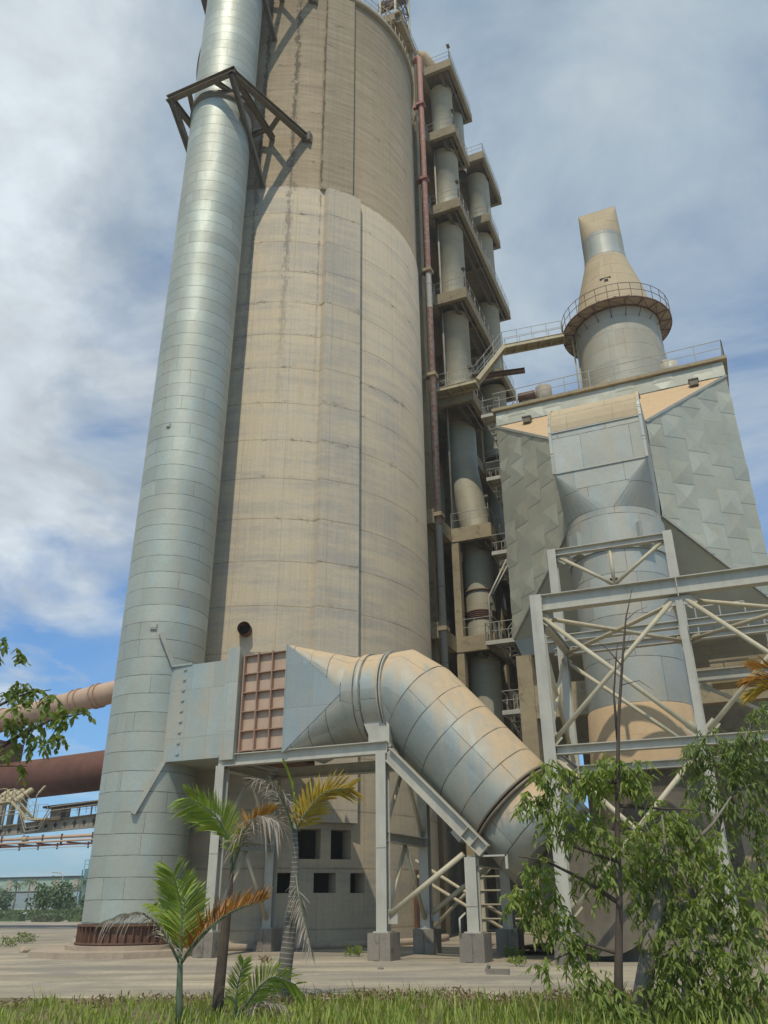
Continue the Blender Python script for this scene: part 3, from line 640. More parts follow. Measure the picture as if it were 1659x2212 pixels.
b=MB(); facet(b,(sR_,sy,sB),(ex1,ey,ez0),(ex1,ey,ez1),(sR_,sy,sT),1.3,1.4,.065,.0); b.build('inlet_side',M['esp'],dc)
b=MB(); b.face([(sL,sy,sT),(sR_,sy,sT),(ex1,ey,ez1),(ex0,ey,ez1)],[(0,0),(4.9,0),(9.2,7.5),(-4.2,7.5)]); b.build('inlet_roof',M['dusty'],dc)
b=MB(); b.face([(sL,sy,sB),(ex0,ey,ez0),(ex1,ey,ez0),(sR_,sy,sB)]); b.build('inlet_floor',M['esp'],dc)
b=MB(); 
for p,q in (((sL,sy,sT),(ex0,ey,ez1)),((sR_,sy,sT),(ex1,ey,ez1)),((sL,sy,sB),(ex0,ey,ez0)),((sR_,sy,sB),(ex1,ey,ez0))): MB().beam(V(p)+V((0,-.03,0)),V(q)+V((0,-.03,0)),.14,.14).build('corner_trim',M['vduct'],dc)
b=MB(); b.face([(ex0,ey+.02,ez0),(ex1,ey+.02,ez0),(ex1,ey+.02,29.55),(ex0,ey+.02,29.55)]); b.face([(ex1,ey+.02,ez0),(ex1,62,ez0),(ex1,62,29.55),(ex1,ey+.02,29.55)]); b.face([(ex0,62,ez0),(ex0,ey+.02,ez0),(ex0,ey+.02,29.55),(ex0,62,29.55)]); b.face([(ex0,62,ez0),(ex1,62,ez0),(ex1,62,29.55),(ex0,62,29.55)]); b.face([(ex0,ey,ez0),(ex1,ey,ez0),(ex1,62,ez0),(ex0,62,ez0)])
b.build('casing',M['esp'],dc)
b=MB(); facet(b,(ex0,ey-.02,28.55),(ex1,ey-.02,28.55),(ex1,ey-.02,29.5),(ex0,ey-.02,29.5),1.1,1.0,.04); b.build('parapet_sheets',M['esp'],dc)
b=MB(); b.box((ex0-.2,ey-.22,29.56),(ex1+.25,62.2,29.76)); b.build('roof_slab',M['conc'],dc)
rs=bpy.data.objects['roof_slab']; b=MB(); b.rail([(ex0-.1,50,29.76),(ex0-.1,ey-.12,29.76),(ex1+.15,ey-.12,29.76),(ex1+.15,50,29.76)],1.15,1.45); b.build('railing',M['rail'],rs)
b=MB(); b.face([(ex0+.3,ey+.3,13.8),(ex1-.3,ey+.3,13.8),(ex1,ey+.02,ez0),(ex0,ey+.02,ez0)]); b.face([(ex0+.3,61,13.8),(ex0+.3,ey+.3,13.8),(ex0,ey+.02,ez0),(ex0,62,ez0)]); b.face([(ex0+.3,ey+.3,13.8),(ex1-.3,ey+.3,13.8),(ex1-.3,61,13.8),(ex0+.3,61,13.8)]); b.build('bottom_skirt',M['vduct'],dc)
for X in (-8.45,1.25):
    t=(X+6.3)/(ex0+6.3) if X<-3 else (X+1.4)/(ex1+1.4); 
    y=sy+(ey-sy)*.86; z=sT+(ez1-sT)*.86
    b=MB(); b.box((X-.22,y-.25,z+.0),(X+.22,y+.2,z+.34)); b.box((X-.28,y-.3,z+.34),(X+.28,y+.25,z+.4)); b.build('lifting_lug',M['steeld'],dc)
t=thing('roof_blower','grey drum blower with a rusty red motor on the dust collector roof edge','blower',(-8.2,43.9,29.76))
MB().tube((-7.55,44.2,29.8),(-7.55,44.2,31.35),.52,n=28).build('drum',M['girder'],t)
MB().tube((-9.1,43.75,30.7),(-8.05,43.75,30.7),.33,n=20).build('motor',M['rust'],t)
b=MB(); b.box((-9.0,43.5,29.77),(-7.0,44.6,29.9)); b.box((-8.9,43.6,29.9),(-8.2,43.9,30.4)); b.tube((-9.6,44,29.8),(-9.2,44,30.9),.04,n=6); b.tube((-9.9,44,29.8),(-9.5,44,30.8),.04,n=6); b.build('base_frame',M['steeld'],t)
mesh_thing('roof_drum',MB().tube((.15,43.9,29.76),(.15,43.9,30.75),.5,n=28).box((-.2,43.5,30.75),(.2,43.9,30.9)),M['steel'],(.15,43.9,29.76),'small grey drum on the dust collector roof at the tower foot','drum')
# concrete portal below it
cpn=thing('concrete_portal','stained concrete columns and beams supporting the dust collector beside the stair','portal frame',(-3.7,50,0))
for X in (-10.05,-3.7,2.6):
    for Y in (43.4,52,61): MB().box((X-.42,Y-.42,0),(X+.42,Y+.42,13.75)).build('column',M['conc'],cpn)
for Y in (43.4,52,61): MB().box((-9.63,Y-.35,10.3),(-4.12,Y+.35,12.05)).box((-3.28,Y-.35,10.3),(2.18,Y+.35,12.05)).build('beam',M['conc'],cpn)
MB().box((-10.3,61.45,0),(4,61.6,13.7)).build('back_wall',M['concd'],cpn)
mesh_thing('base_building',MB().box((-.6,36.5,0),(9,42,5.2)).box((-.75,36.35,5.2),(9.1,42.1,5.45)),M['conl'],(4,39,0),'low beige concrete building at the right edge behind the trees','building')
# ================================================================ CONDITIONING TOWER
TC=V((-2.78,48.5,0)); tw=thing('conditioning_tower','bottle shaped cooling tower with a round rusty walkway on the dust collector roof','tower',TC+Z1*29.8)
MB().lathe(TC,[(2.84,29.76),(2.84,37.45)],72).build('barrel',M['tower'],tw)
MB().lathe(TC,[(2.84,37.45),(2.9,37.55),(2.62,38.6),(2.25,40.6),(1.75,42.5),(1.52,43.4)],72).build('cone',M['dustyp'],tw)
MB().lathe(TC,[(1.52,43.4),(1.45,44.2),(1.45,45.6)],56).build('neck',M['vduct'],tw)
b=MB(); rr=[(-4.15,48.0,48.35),(-1.42,48.0,48.35),(-1.42,48.75,48.35),(-4.15,48.75,48.35)]
b.loft_rect_round(rr,TC+Z1*45.6,X1,Y1,1.45,48); b.face(rr); b.build('head',M['dustyp'],tw)
b=MB(); c2=V((-2.78,52.0,43.5)); rr2=[(-4.15,48.75,48.35),(-1.42,48.75,48.35),(-1.42,49.3,47.4),(-4.15,49.3,47.4)]
b.loft_rect_round([(-4.15,49.4,46.6),(-1.42,49.4,46.6),(-1.42,48.76,48.34),(-4.15,48.76,48.34)],c2,X1,V((0,.6,.8)),1.4,40); b.tube(c2,c2+V((0,2.5,-6)),1.4,n=40); b.build('back_leg',M['vduct'],tw)
b=MB(); b.box((-3.2,46.22,40.3),(-2.45,46.7,40.5)); b.box((-2.9,46.15,40.0),(-2.65,46.7,40.3)); b.build('port',M['dark'],tw)
# round walkway
b=MB(); b.lathe(TC,[(2.86,37.5),(3.68,37.5),(3.68,37.44),(2.86,37.44)],64,smooth=False); b.build('walkway_deck',M['conl'],tw)
wd=bpy.data.objects['walkway_deck']; b=MB()
b.lathe(TC,[(3.67,37.4),(3.71,37.4),(3.71,37.52),(3.67,37.52)],64); b.lathe(TC,[(2.86,37.36),(2.93,37.36),(2.93,37.44),(2.86,37.44)],64)
for k in range(20):
    a=R(18*k); d=V((sin(a),-cos(a),0)); p=TC+d*3.66+Z1*37.38; b.tube(p,TC+d*2.86+Z1*36.55,.028,n=6); b.tube(p,TC+d*2.86+Z1*37.38,.03,n=6)
    a2=R(18*k+18); d2=V((sin(a2),-cos(a2),0)); b.tube(p,TC+d2*2.9+Z1*37.38,.015,n=6)
b.build('bracket_ring',M['rust'],wd)
b=MB()
for k in range(30):
    a,a2=R(12*k),R(12*k+12); p=TC+V((sin(a),-cos(a),0))*3.68+Z1*37.5; q=TC+V((sin(a2),-cos(a2),0))*3.68+Z1*37.5
    b.tube(p,p+Z1*1.15,.024,n=5,caps=False)
    for h in (.6,1.15): b.tube(p+Z1*h,q+Z1*h,.022,n=5,caps=False)
b.build('railing',M['rustrail'],wd)
b=MB()
for az in (-30,-12,8,24):
    d=V((sin(R(az)),-cos(R(az)),0)); p=TC+d*3.2+Z1*37.5; t=Z1.cross(d)
    b.poly([p-t*.35,p-t*.3+Z1*.35,p+Z1*.45,p+t*.3+Z1*.3,p+t*.1+Z1*.05],.04,6)
b.build('nozzle_hose',M['rust'],tw)
b=MB()
for o in (-.12,.12): 
    p=TC+V((sin(R(-70)),-cos(R(-70)),0))*3.0+V((o,0,0)); b.tube(p+Z1*29.8,p+Z1*37.4,.05,n=8)
b.build('riser_pipe',M['yellowst'],tw)
# ================================================================ PREHEATER TOWER
ph=thing('preheater_tower','tall concrete tower of stepped floor slabs behind the silo with ducts passing through','tower',(-19,52,0))
FL=[16.2,23.5,33.95,43.05,52.2,60.6,69.0]
bx=-15.25
for z in FL:
    b=MB(); y0=40.2 if z>65 else 43.5
    b.box((-27,y0,z-.25),(bx,64,z)); b.build('floor_slab',M['concd'],ph)
    b=MB(); b.box((bx-.42,y0+.35,z-.95),(bx+.02,64,z-.255)); b.box((-27,y0-.02,z-.95),(bx-.425,y0+.35,z-.255)); b.build('edge_beam',M['concd'],ph)
for X,Y in ((-15.6,43.75),(-17.2,48.2),(-17.2,53.5),(-17.2,58.8),(-17.2,63.2),(-26,46.5),(-26,63.2),(-21,46.5)): MB().box((X-.33,Y-.33,0),(X+.33,Y+.33,68.7)).build('column',M['concd'],ph)
MB().box((-14.85,46.05,0),(-14.38,46.6,22.5)).build('column',M['conc'],ph)
MB().box((-14.85,55,0),(-14.15,55.7,22.5)).build('column',M['conc'],ph)
for z in (16.2,23.5): 
    b=MB(); b.box((bx+.03,42.6,z-.95),(-14.8,46.04,z)); b.build('edge_beam',M['conc'],ph)
MB().box((-18.4,47.2,0),(-18.1,63,68.6)).build('core_wall',M['concd'],ph)
MB().box((-26,63.75,0),(-15.3,63.95,68.6)).build('back_wall',M['concd'],ph)
CAN=[(69.,46,52.3,-12.75),(60.6,46,50,-12.75),(52.2,46,61.2,-12.75),(43.05,46,53.7,-12.72),(33.95,46,50.2,-12.72),(23.5,46,50,-12.15),(16.2,46,50,-12.4),(69.,56.6,63.2,-12.95),(60.6,56.6,60.6,-12.95),(43.05,57,61.1,-12.95),(33.95,56.8,61,-12.9),(23.5,54,60,-12.6)]
for z,y0,y1,x1 in CAN:
    mt=M['conc'] if z<30 else M['concd']
    x0=bx+.03 if z>30 else -14.8; 
    b=MB(); b.box((x0,y0+.3,z-.25),(x1-.3,y1-.3,z-.0)); b.box((x0,y0,z-.95),(x1,y0+.3,z)); b.box((x1-.3,y0+.3,z-.95),(x1,y1-.3,z)); b.box((x0,y1-.3,z-.95),(x1,y1,z)); b.box((x0,y0+(y1-y0)*.5,z-.8),(x1-.3,y0+(y1-y0)*.5+.3,z-.25))
    o=b.build('cantilever_slab',mt,ph)
    b=MB(); b.rail([(x0,y0+.08,z),(x1-.08,y0+.08,z),(x1-.08,y1-.1,z)],1.1,1.3,.022); b.build('railing',M['rail'],o)
b=MB()
for z in FL[:6]: b.rail([(bx-.05,43.6,z),(bx-.05,46,z)],1.1,1.2,.022)
b.build('railing',M['rail'],ph)
# top of the tower: bent duct cap and steel lattice
b=MB(); b.poly([(-15.0,46.9,69),(-15.0,46.8,69.9),(-15.4,46.2,70.5),(-17,45.0,70.2)],.7,24); b.build('bent_duct',M['dusty'],ph)
hs=thing('roof_lattice','light steel lattice rising above the silo rim at the top edge of the picture','lattice',(-16.6,42,69.05))
b=MB()
for x,y in ((-17.3,41),(-15.9,41),(-15.9,44.4),(-17.3,44.4)): b.beam((x,y,69.05),(x,y,84),.16,.16)
b.build('post',M['cream'],hs)
b=MB()
for k in range(6):
    z=69.6+k*2.4
    for p,q in (((-17.3,41),(-15.9,41)),((-15.9,41),(-15.9,44.4)),((-17.3,44.4),(-15.9,44.4))): 
        b.tube((*p,z),(*q,z),.05,n=6); b.tube((*p,z),(*q,z+2.4),.045,n=6); b.tube((*p,z+2.4),(*q,z),.045,n=6)
b.build('bracing',M['steeld'],hs)
b=MB(); b.beam((-18.5,43.6,76),(-15.9,43.6,76),.5,.9); b.beam((-16.6,41.2,70),(-16.6,44.2,75),.6,.15); b.build('girder',M['rust'],hs)
b=MB(); b.rail([(-18.5,40.3,69),(-15.35,40.3,69),(-15.35,46,69)],1.1,1.2,.025); b.build('railing',M['yellowst'],hs)
# riser ducts
def riser(dy,label,n):
    t=thing('riser_duct',label,'duct',(-14.4,47.7+dy,7.),'riser ducts through the preheater tower')
    c=V((-14.5,48.45+dy,0)); mt=M['riser']
    secs=[(60.7,68.0,.96),(53.6,59.8,1.1),(43.6,51.3,1.1),(35.3,42.2,1.08)]
    for z0,z1,r in secs:
        b=MB(); b.lathe(c,[(r,z0),(r,z1),(r+.1,z1+.02),(r+.1,z1+.12),(r*.9,z1+.2)],40)
        b.build('duct_section',mt,t)
    b=MB(); b.lathe(c,[(1.06,53.6),(1.18,53.0),(1.34,52.3)],40); b.build('bell_mouth',M['dusty'],t)
    b=MB()
    for k in range(4): b.lathe(c,[(1.0,34.0+k*.33),(1.16,34.1+k*.33),(1.0,34.3+k*.33)],40)
    b.build('bellows',M['rust'],t)
    b=MB(); b.poly([c+V((-.35,1.1,33.2)),c+V((-.35,1.1,29.6)),V((-13.85,48.5+dy,24.2)),V((-13.85,48.5+dy,22.6))],[1.1,1.1,1.0,1.0],40,False); b.build('slanted_section',mt,t)
    c2=V((-13.85,48.45+dy,0))
    b=MB(); b.lathe(c2,[(.97,22.6),(.97,19.75)],40); b.lathe(c2,[(.97,19.6),(.97,18.35)],40); b.lathe(c2,[(.97,17.7),(.97,16.2)],40); b.lathe(c2,[(.97,15.3),(.97,6)],40); b.build('duct_section',mt,t)
    b=MB(); b.lathe(c2,[(.97,19.75),(1.06,19.72),(1.06,19.62),(.97,19.6)],40); b.build('joint_ring',M['rust'],t); b=MB()
    for k in range(5): b.lathe(c2,[(.97,17.7+k*.13),(1.05,17.76+k*.13),(.97,17.83+k*.13)],40)
    b.build('bellows',M['rust'],t)
    # smaller companion duct behind the top lift
    b=MB(); b.lathe(V((-14.1,51.2+dy*.78,0)),[(.72,60.5),(.72,67.9)],32); b.build('companion_duct',mt,t)
riser(0,'near riser duct in lapped sheet metal passing through the front slabs of the tower',0)
riser(10.7,'far riser duct half hidden behind the front slabs of the tower',1)
for z,y0,y1,x1 in CAN[:7]:
    b=MB(); b.tube((x1-.55,y0+.4,z-1.08),(x1-.55,y1-.3,z-1.08),.07,n=8); b.beam((x1-1.1,y0+.35,z-1.05),(x1-1.1,y1-.3,z-1.05),.3,.08); b.tube((x1-.16,y0+.2,z),(x1-.16,y0+.2,z+1.9),.035,n=6); b.box((x1-.3,y0-.05,z+1.85),(x1-.05,y0+.35,z+1.97)); b.build('service_pipe',M['steeld'],ph)
MB().tube((-15.05,47.2,12),(-15.05,47.2,60),.08,n=8).build('thin_riser_pipe',M['girder'],ph)
# red down pipe
rp=thing('down_pipe','long vertical pipe with flaking red and white paint strapped beside the silo','pipe',(-14.62,43,9))
b=MB(); b.poly([(-14.62,43,9),(-14.62,43,66.0),(-14.8,43.1,66.35),(-15.3,43.4,66.5)],.22,24); b.build('pipe',M['redpipe'],rp)
for z in FL[:6]: 
    b=MB(); b.box((-15.3,42.85,z-.5),(-14.6,43.15,z-.25)); b.box((-14.98,42.66,z-.5),(-14.3,43.3,z-.25)); b.build('clamp',M['conc'] if z<50 else M['redpaint'],rp)
# sloping walkway between the towers
wk=thing('access_walkway','pale stair and footbridge linking the concrete tower to the round tower platform','footbridge',(-10,46,33.6))
W=[V((-15.2,45.4,33.9)),V((-12.2,45.4,33.9)),V((-10.3,46.2,36.75)),V((-6.35,47.6,37.5))]
for p,q in ((W[0],W[1]),(W[2],W[3])):
    b=MB(); b.beam(p,q,.8,.05); d,sd,u=b.frame(p,q)
    for s in (-1,1): b.ibeam(p+sd*.42*s-Z1*.14,q+sd*.42*s-Z1*.14,.1,.3)
    k=int((q-p).length/.8)
    for i in range(k+1): c=p.lerp(q,i/k)-Z1*.2; b.obox(c,d,.025,sd,.42,Z1,.14)
    b.build('deck',M['yellowst'],wk)
b=MB(); p,q=W[1],W[2]; d,sd,u=b.frame(p,q)
for s in (-1,1): b.beam(p+sd*.4*s,q+sd*.4*s,.05,.28)
for i in range(14): b.obox(p.lerp(q,(i+.5)/14),sd,.38,V((d.x,d.y,0)).normalized(),.11,Z1,.015)
b.build('stair_flight',M['yellowst'],wk)
b=MB()
for s in (-.42,.42): b.rail([w+Y1*s for w in W],1.1,1.1,.02)
b.build('railing',M['rail'],wk)
MB().ibeam((-12.7,46.4,35.1),(-9.2,47.2,35.2),.28,.32).build('support_beam',M['rust'],wk)
# zigzag stair between tower and dust collector
ss=thing('zigzag_stair','grey zigzag steel stair with landings between the concrete tower and the dust collector','stair',(-11.8,46,0))
def flight(t,p,q,w=.8,n=14,mt='steel',rails=True):
    p,q=V(p),V(q); b=MB(); d,sd,u=b.frame(p,q)
    for s in (-1,1): b.beam(p+sd*w/2*s,q+sd*w/2*s,.05,.22)
    dh=V((d.x,d.y,0)).normalized()
    for i in range(n): b.obox(p.lerp(q,(i+.5)/n),sd,w/2,dh,.12,Z1,.02)
    o=b.build('stair_flight',M[mt],t)
    if rails:
        b=MB()
        for s in (-1,1): b.rail([p+sd*w/2*s,q+sd*w/2*s],1.0,1.1,.022)
        b.build('railing',M['rail'],o)
def landing(t,a,bb,z,rail=True):
    b=MB(); b.box((a[0],a[1],z-.06),(bb[0],bb[1],z)); b.box((a[0],a[1]-.02,z-.25),(bb[0],a[1]+.05,z-.06)); b.box((a[0]-.02,a[1]+.051,z-.25),(a[0]+.05,bb[1],z-.06)); o=b.build('landing',M['steel'],t)
    if rail:
        r=MB(); r.rail([(bb[0],a[1]+.03,z),(a[0]+.03,a[1]+.03,z),(a[0]+.03,bb[1],z)],1.1,.9,.024); r.build('railing',M['rail'],o)
for (a,bb,z) in (((-12.05,45.4),(-10.7,46.6),26.4),((-12.05,45.4),(-10.7,46.6),21.2),((-12.75,45.2),(-11.0,46.8),15.5),((-12.1,45.4),(-10.8,46.6),11.4),((-12.1,45.4),(-10.8,46.6),31.2)): landing(ss,a,bb,z)
zz=[31.2,26.4,21.2,15.5,11.4,6.0,.1]
for z0,z1 in zip(zz,zz[1:]): flight(ss,(-11.75,46.4,z0),(-10.95,50.6,(z0+z1)/2),.7,11); flight(ss,(-11.0,50.6,(z0+z1)/2),(-11.3,46.4,z1),.7,11)
b=MB(); b.poly([(-12.4,45.25,15.5),(-12.4,45.25,18.2),(-12.2,45.3,18.6),(-11.2,45.6,20.6)],.06,8); b.poly([(-12.15,45.3,18.4),(-11.1,45.6,20.3)],.05,8); b.build('handrail_pipe',M['rail'],ss)
# site stair near the fan
s2=thing('site_stair','pale steel stair climbing behind the leaves at the pipe rack','stair',(-5,29,0))
flight(s2,(-5.2,28.6,.1),(-5.2,32.6,3.0),.9,14,'conl')
s3=thing('rack_stair','brown boarded landing with a short railed stair behind the pipe rack','stair',(.5,33.2,9.2))
b=MB(); b.box((-.6,32.9,8.95),(1.6,34.1,9.0)); 
for k in range(7): b.box((-.55,34.1,9.0+k*.17),(1.6,34.13,9.15+k*.17))
b.build('landing',M['concd'],s3)
flight(s3,(1.7,33.5,10.5),(4.2,33.5,8.6),.8,9,'steel')
b=MB(); b.rail([(-.7,32.9,10.9),(1.1,32.9,10.9)],1.1,.9,.03); b.build('railing',M['rail'],s3)
# ================================================================ KILN SIDE, LEFT
KY=54.
kl=thing('rotary_kiln','long rusty brown rotary kiln cylinder running behind the chimney','kiln',(-50,KY,9.8))
b=MB(); b.tube((-72,KY,10.75),(-27,KY,12.2),1.56,n=56); b.build('shell',M['kiln'],kl)
b=MB(); b.tube((-60.6,KY,11.1),(-59.3,KY,11.16),1.95,n=56); b.box((-61.3,52.2,12.2),(-58.75,55.6,14.6)); b.build('riding_ring',M['rust'],kl)
b=MB()
for k in range(3): b.box((-53.8+k*.22,53.0,13.0+k*.01),(-53.68+k*.22,53.3,13.14+k*.01))
b.build('shell_clip',M['cream'],kl)
td=thing('tertiary_air_duct','sloping pinkish tan pipe with collar rings running above the rusty kiln','duct',(-50,KY,16))
p,q=V((-70,KY,15.55)),V((-28,KY,20.05)); MB().tube(p,q,.93,n=40).build('pipe',M['tert'],td)
b=MB(); d=(q-p).normalized()
for x in (-66,-65.2,-60.8,-60.1,-58.3,-57.3,-55.3,-54.3,-52.2,-51.6,-50.0,-49.5):
    c=p.lerp(q,(x+70)/42); b.tube(c,c+d*.14,1.05,n=40)
b.build('collar_ring',M['tert'],td)
gr=thing('kiln_girder','grey steel girder with round holes under the kiln carrying its service deck','girder',(-54,52.6,6.7))
b=MB(); b.face([(-66,52.6,6.45),(-40,52.6,7.25),(-40,52.6,8.3),(-66,52.6,6.95)]); 
for x in [-66+i*1.9 for i in range(14)]: 
    zt=6.95+(x+66)/26*1.35; zb=6.45+(x+66)/26*.8; b.box((x-.03,52.5,zb),(x+.03,52.6,zt))
b.beam((-66,52.5,6.45),(-40,52.5,7.25),.3,.06); b.beam((-66,52.5,6.97),(-40,52.5,8.32),.3,.06)
b.build('web',M['girder'],gr)
b=MB()
for i in range(24):
    x=-65+i*.95; z=6.72+(x+66)/26*1.07; b.tube((x,52.49,z),(x,52.55,z),.13,n=14)
b.build('hole',M['dark'],gr)
for X in (-59.5,): mesh_thing('girder_pier',MB().box((X-.5,52.2,0),(X+.5,54.8,6.4)),M['conc'],(X,53.5,0),{-66.5:'concrete pier under the kiln girder beyond the left edge',-59.5:'concrete pier under the kiln girder at the left edge',-37:'concrete pier under the kiln girder behind the chimney'}[X],'pier')
dk=thing('service_deck','yellowed steel deck with posts and railing beside the kiln','walkway',(-58,52.3,7.6))
b=MB(); b.beam((-66,52.2,8.9),(-55.6,52.2,9.25),1.0,.12); b.build('deck',M['yellowst'],dk)
for x in (-63,-60.5,-58.2,-57.0,-55.8): MB().beam((x,52.0,7.2),(x,52.0,9.1),.14,.14).build('post',M['girder'],dk); MB().beam((x+.5,53.4,7.2),(x+.5,53.4,9.6),.45,.3).build('post',M['girder'],dk)
b=MB(); b.rail([(-66,51.75,8.95),(-55.7,51.75,9.3)],1.0,1.1,.03); b.rail([(-55.7,51.75,9.3),(-55.0,51.75,9.3),(-55.0,52.6,9.3)],.9,.6,.03); b.build('railing',M['yellowst'],dk)
b=MB(); b.beam((-55.7,52.1,9.25),(-54.9,52.1,9.25),1.,.1); b.box((-52.9,51.6,7.72),(-50.9,52.6,7.84)); b.build('landing',M['yellowst'],dk)
flight(dk,(-54.8,52.0,9.25),(-52.8,52.0,7.8),.8,9,'yellowst')
b=MB(); b.rail([(-52.8,51.6,7.84),(-50.9,51.6,7.84)],1.,.8,.025); b.build('railing',M['rail'],dk)
for i,x in enumerate((-59.8,-58.9,-57.3,-56.5,-55.75,-54.9)):
    t=thing('cooling_nozzle','yellowed cooling nozzle pipe aimed at the kiln, '+['far left of','second in','third in','fourth in','fifth in','last before the stair in'][i]+' its row','nozzle',(x,52.2,9.2),'cooling nozzles under the kiln')
    p=V((x,52.0,9.25)); q=V((x+.75,53.0,10.3)); MB().tube(p,q,.25,n=20,caps=False).build('tube',M['yellowst'],t)
    c=p.lerp(q,.5); MB().tube(c,c+(q-p).normalized()*.06,.275,n=20).build('band',M['rust'],t)
    MB().tube(p.lerp(q,.1),p.lerp(q,.12),.235,n=18).build('mouth',M['dark'],t)
ct=thing('cable_tray','pair of conduit pipes dipping in a V under the service deck','conduit',(-53,51.9,7))
for o in (0,.28): MB().poly([(-66,51.4,7.75+o),(-53.5,51.4,8.25+o),(-52.65+o*.2,51.4,6.85+o),(-51.25-o*.2,51.4,6.95+o),(-50.3-o*.3,51.4,8.3+o),(-42,51.4,8.75+o)],.035,8).build('conduit',M['girder'],ct)
cb=thing('roofed_cabin','dark roofed service cabin on the girder behind the conduits','cabin',(-48,52.8,7.8))
MB().beam((-51.6,52.6,8.65),(-42,52.6,9.0),1.6,.16).build('roof',M['dark'],cb)
b=MB(); b.box((-51.1,52.2,7.7),(-50.0,53.2,8.6)); b.build('wall',M['steeld'],cb)
for x in (-49.4,-48.2,-47,-45.8): MB().beam((x,52.2,7.9),(x,52.2,8.75),.08,.08).build('post',M['steeld'],cb)
b=MB(); b.rail([(-50,52.0,7.95),(-42,52.0,8.25)],.6,.9,.02); b.build('railing',M['steeld'],cb)
lp=thing('deck_lamp','thin bent lamp post with a tube lamp on the service deck','lamp',(-52.3,51.7,7.85)); MB().poly([(-52.3,51.7,7.85),(-52.3,51.7,9.6),(-52.1,51.7,9.75)],.045,8).build('post',M['rail'],lp); MB().beam((-52.15,51.7,9.75),(-51.6,51.7,10.25),.16,.1).build('lamp_head',M['cream'],lp)
pb=thing('pipe_bridge','pink and red pipes hanging on brackets below the kiln girder','pipe bridge',(-54,52,5.8))
for z,r,y,mt in ((6.36,.12,51.7,'tert'),(6.05,.075,51.5,'tert'),(5.83,.065,51.9,'redpaint'),(5.6,.025,51.5,'rail')): MB().tube((-68,y,z-.03),(-36,y,z+.06),r,n=12).build('pipe',M[mt],pb)
for x in (-64,-60,-57,-55.1,-52.8,-50.9,-49,-46):
    b=MB(); b.beam((x,51.6,5.75),(x,51.6,6.6),.1,.12); b.beam((x-.3,51.6,5.5),(x-.3,51.6,5.95),.08,.1); b.beam((x-2.4,51.6,5.98),(x-.3,51.6,5.78),.09,.12)
    b.build('hanger',M['rust'],pb)
MB().tube((-53,51.7,6.36),(-52.5,51.7,6.37),.2,n=14).build('valve',M['yellowst'],pb)
mesh_thing('red_post',MB().beam((-58.75,52,0),(-58.75,52,5.9),.35,.35),M['redpaint'],(-58.75,52,0),'dark red post under the pipe bridge at the left edge','post')
# ================================================================ FAR BACKGROUND
ga=thing('conveyor_gallery','long pale green conveyor gallery with tan panels on legs in the far left','gallery',(-150,150,0))
b=MB(); b.face([(-172,150,4.35),(-128,150,4.55),(-128,150,7.25),(-172,150,7.35)]); b.face([(-172,153,4.35),(-128,153,4.55),(-128,153,7.25),(-172,153,7.35)]); b.face([(-172,150,4.35),(-128,150,4.55),(-128,153,4.55),(-172,153,4.35)]); b.build('wall',M['green'],ga)
b=MB(); b.face([(-172,149.8,7.36),(-128,149.8,7.26),(-128,153.2,7.26),(-172,153.2,7.36)]); b.beam((-172,149.8,7.4),(-128,149.8,7.3),.3,.25); b.beam((-172,149.9,4.3),(-128,149.9,4.5),.3,.3); b.build('roof_edge',M['dark'],ga)
for x in (-164,-155.5,-148.5,-142,-136.5,-131): MB().box((x-.6,149.9,4.5),(x+.6,149.98,7.2)).build('panel',M['tan'],ga)
for x in (-160,-148,-136): MB().beam((x,151.5,0),(x,151.5,4.4),.6,.6).build('leg',M['conc'],ga)
te=thing('teal_hoist','narrow teal clad hoist tower with a small railed top beside the chimney','tower',(-106,120,0))
MB().box((-107.2,119.4,0),(-105.6,121,7.3)).build('shaft',M['teal'],te); b=MB(); b.rail([(-107.3,119.4,7.3),(-105.5,119.4,7.3)],1.4,.8,.05); b.beam((-107.5,119.3,0),(-107.5,119.3,7.2),.15,.15); b.build('railing',M['teal'],te)
fl=thing('street_lamp','slender street lamp with a single arm among the far trees','street lamp',(-103,110,0)); MB().poly([(-103,110,0),(-103,110,5.9),(-103.5,110,6.35),(-104.6,110,6.45)],.07,8).build('pole',M['rail'],fl); MB().box((-105.3,109.9,6.38),(-104.6,110.1,6.5)).build('lamp_head',M['rail'],fl)
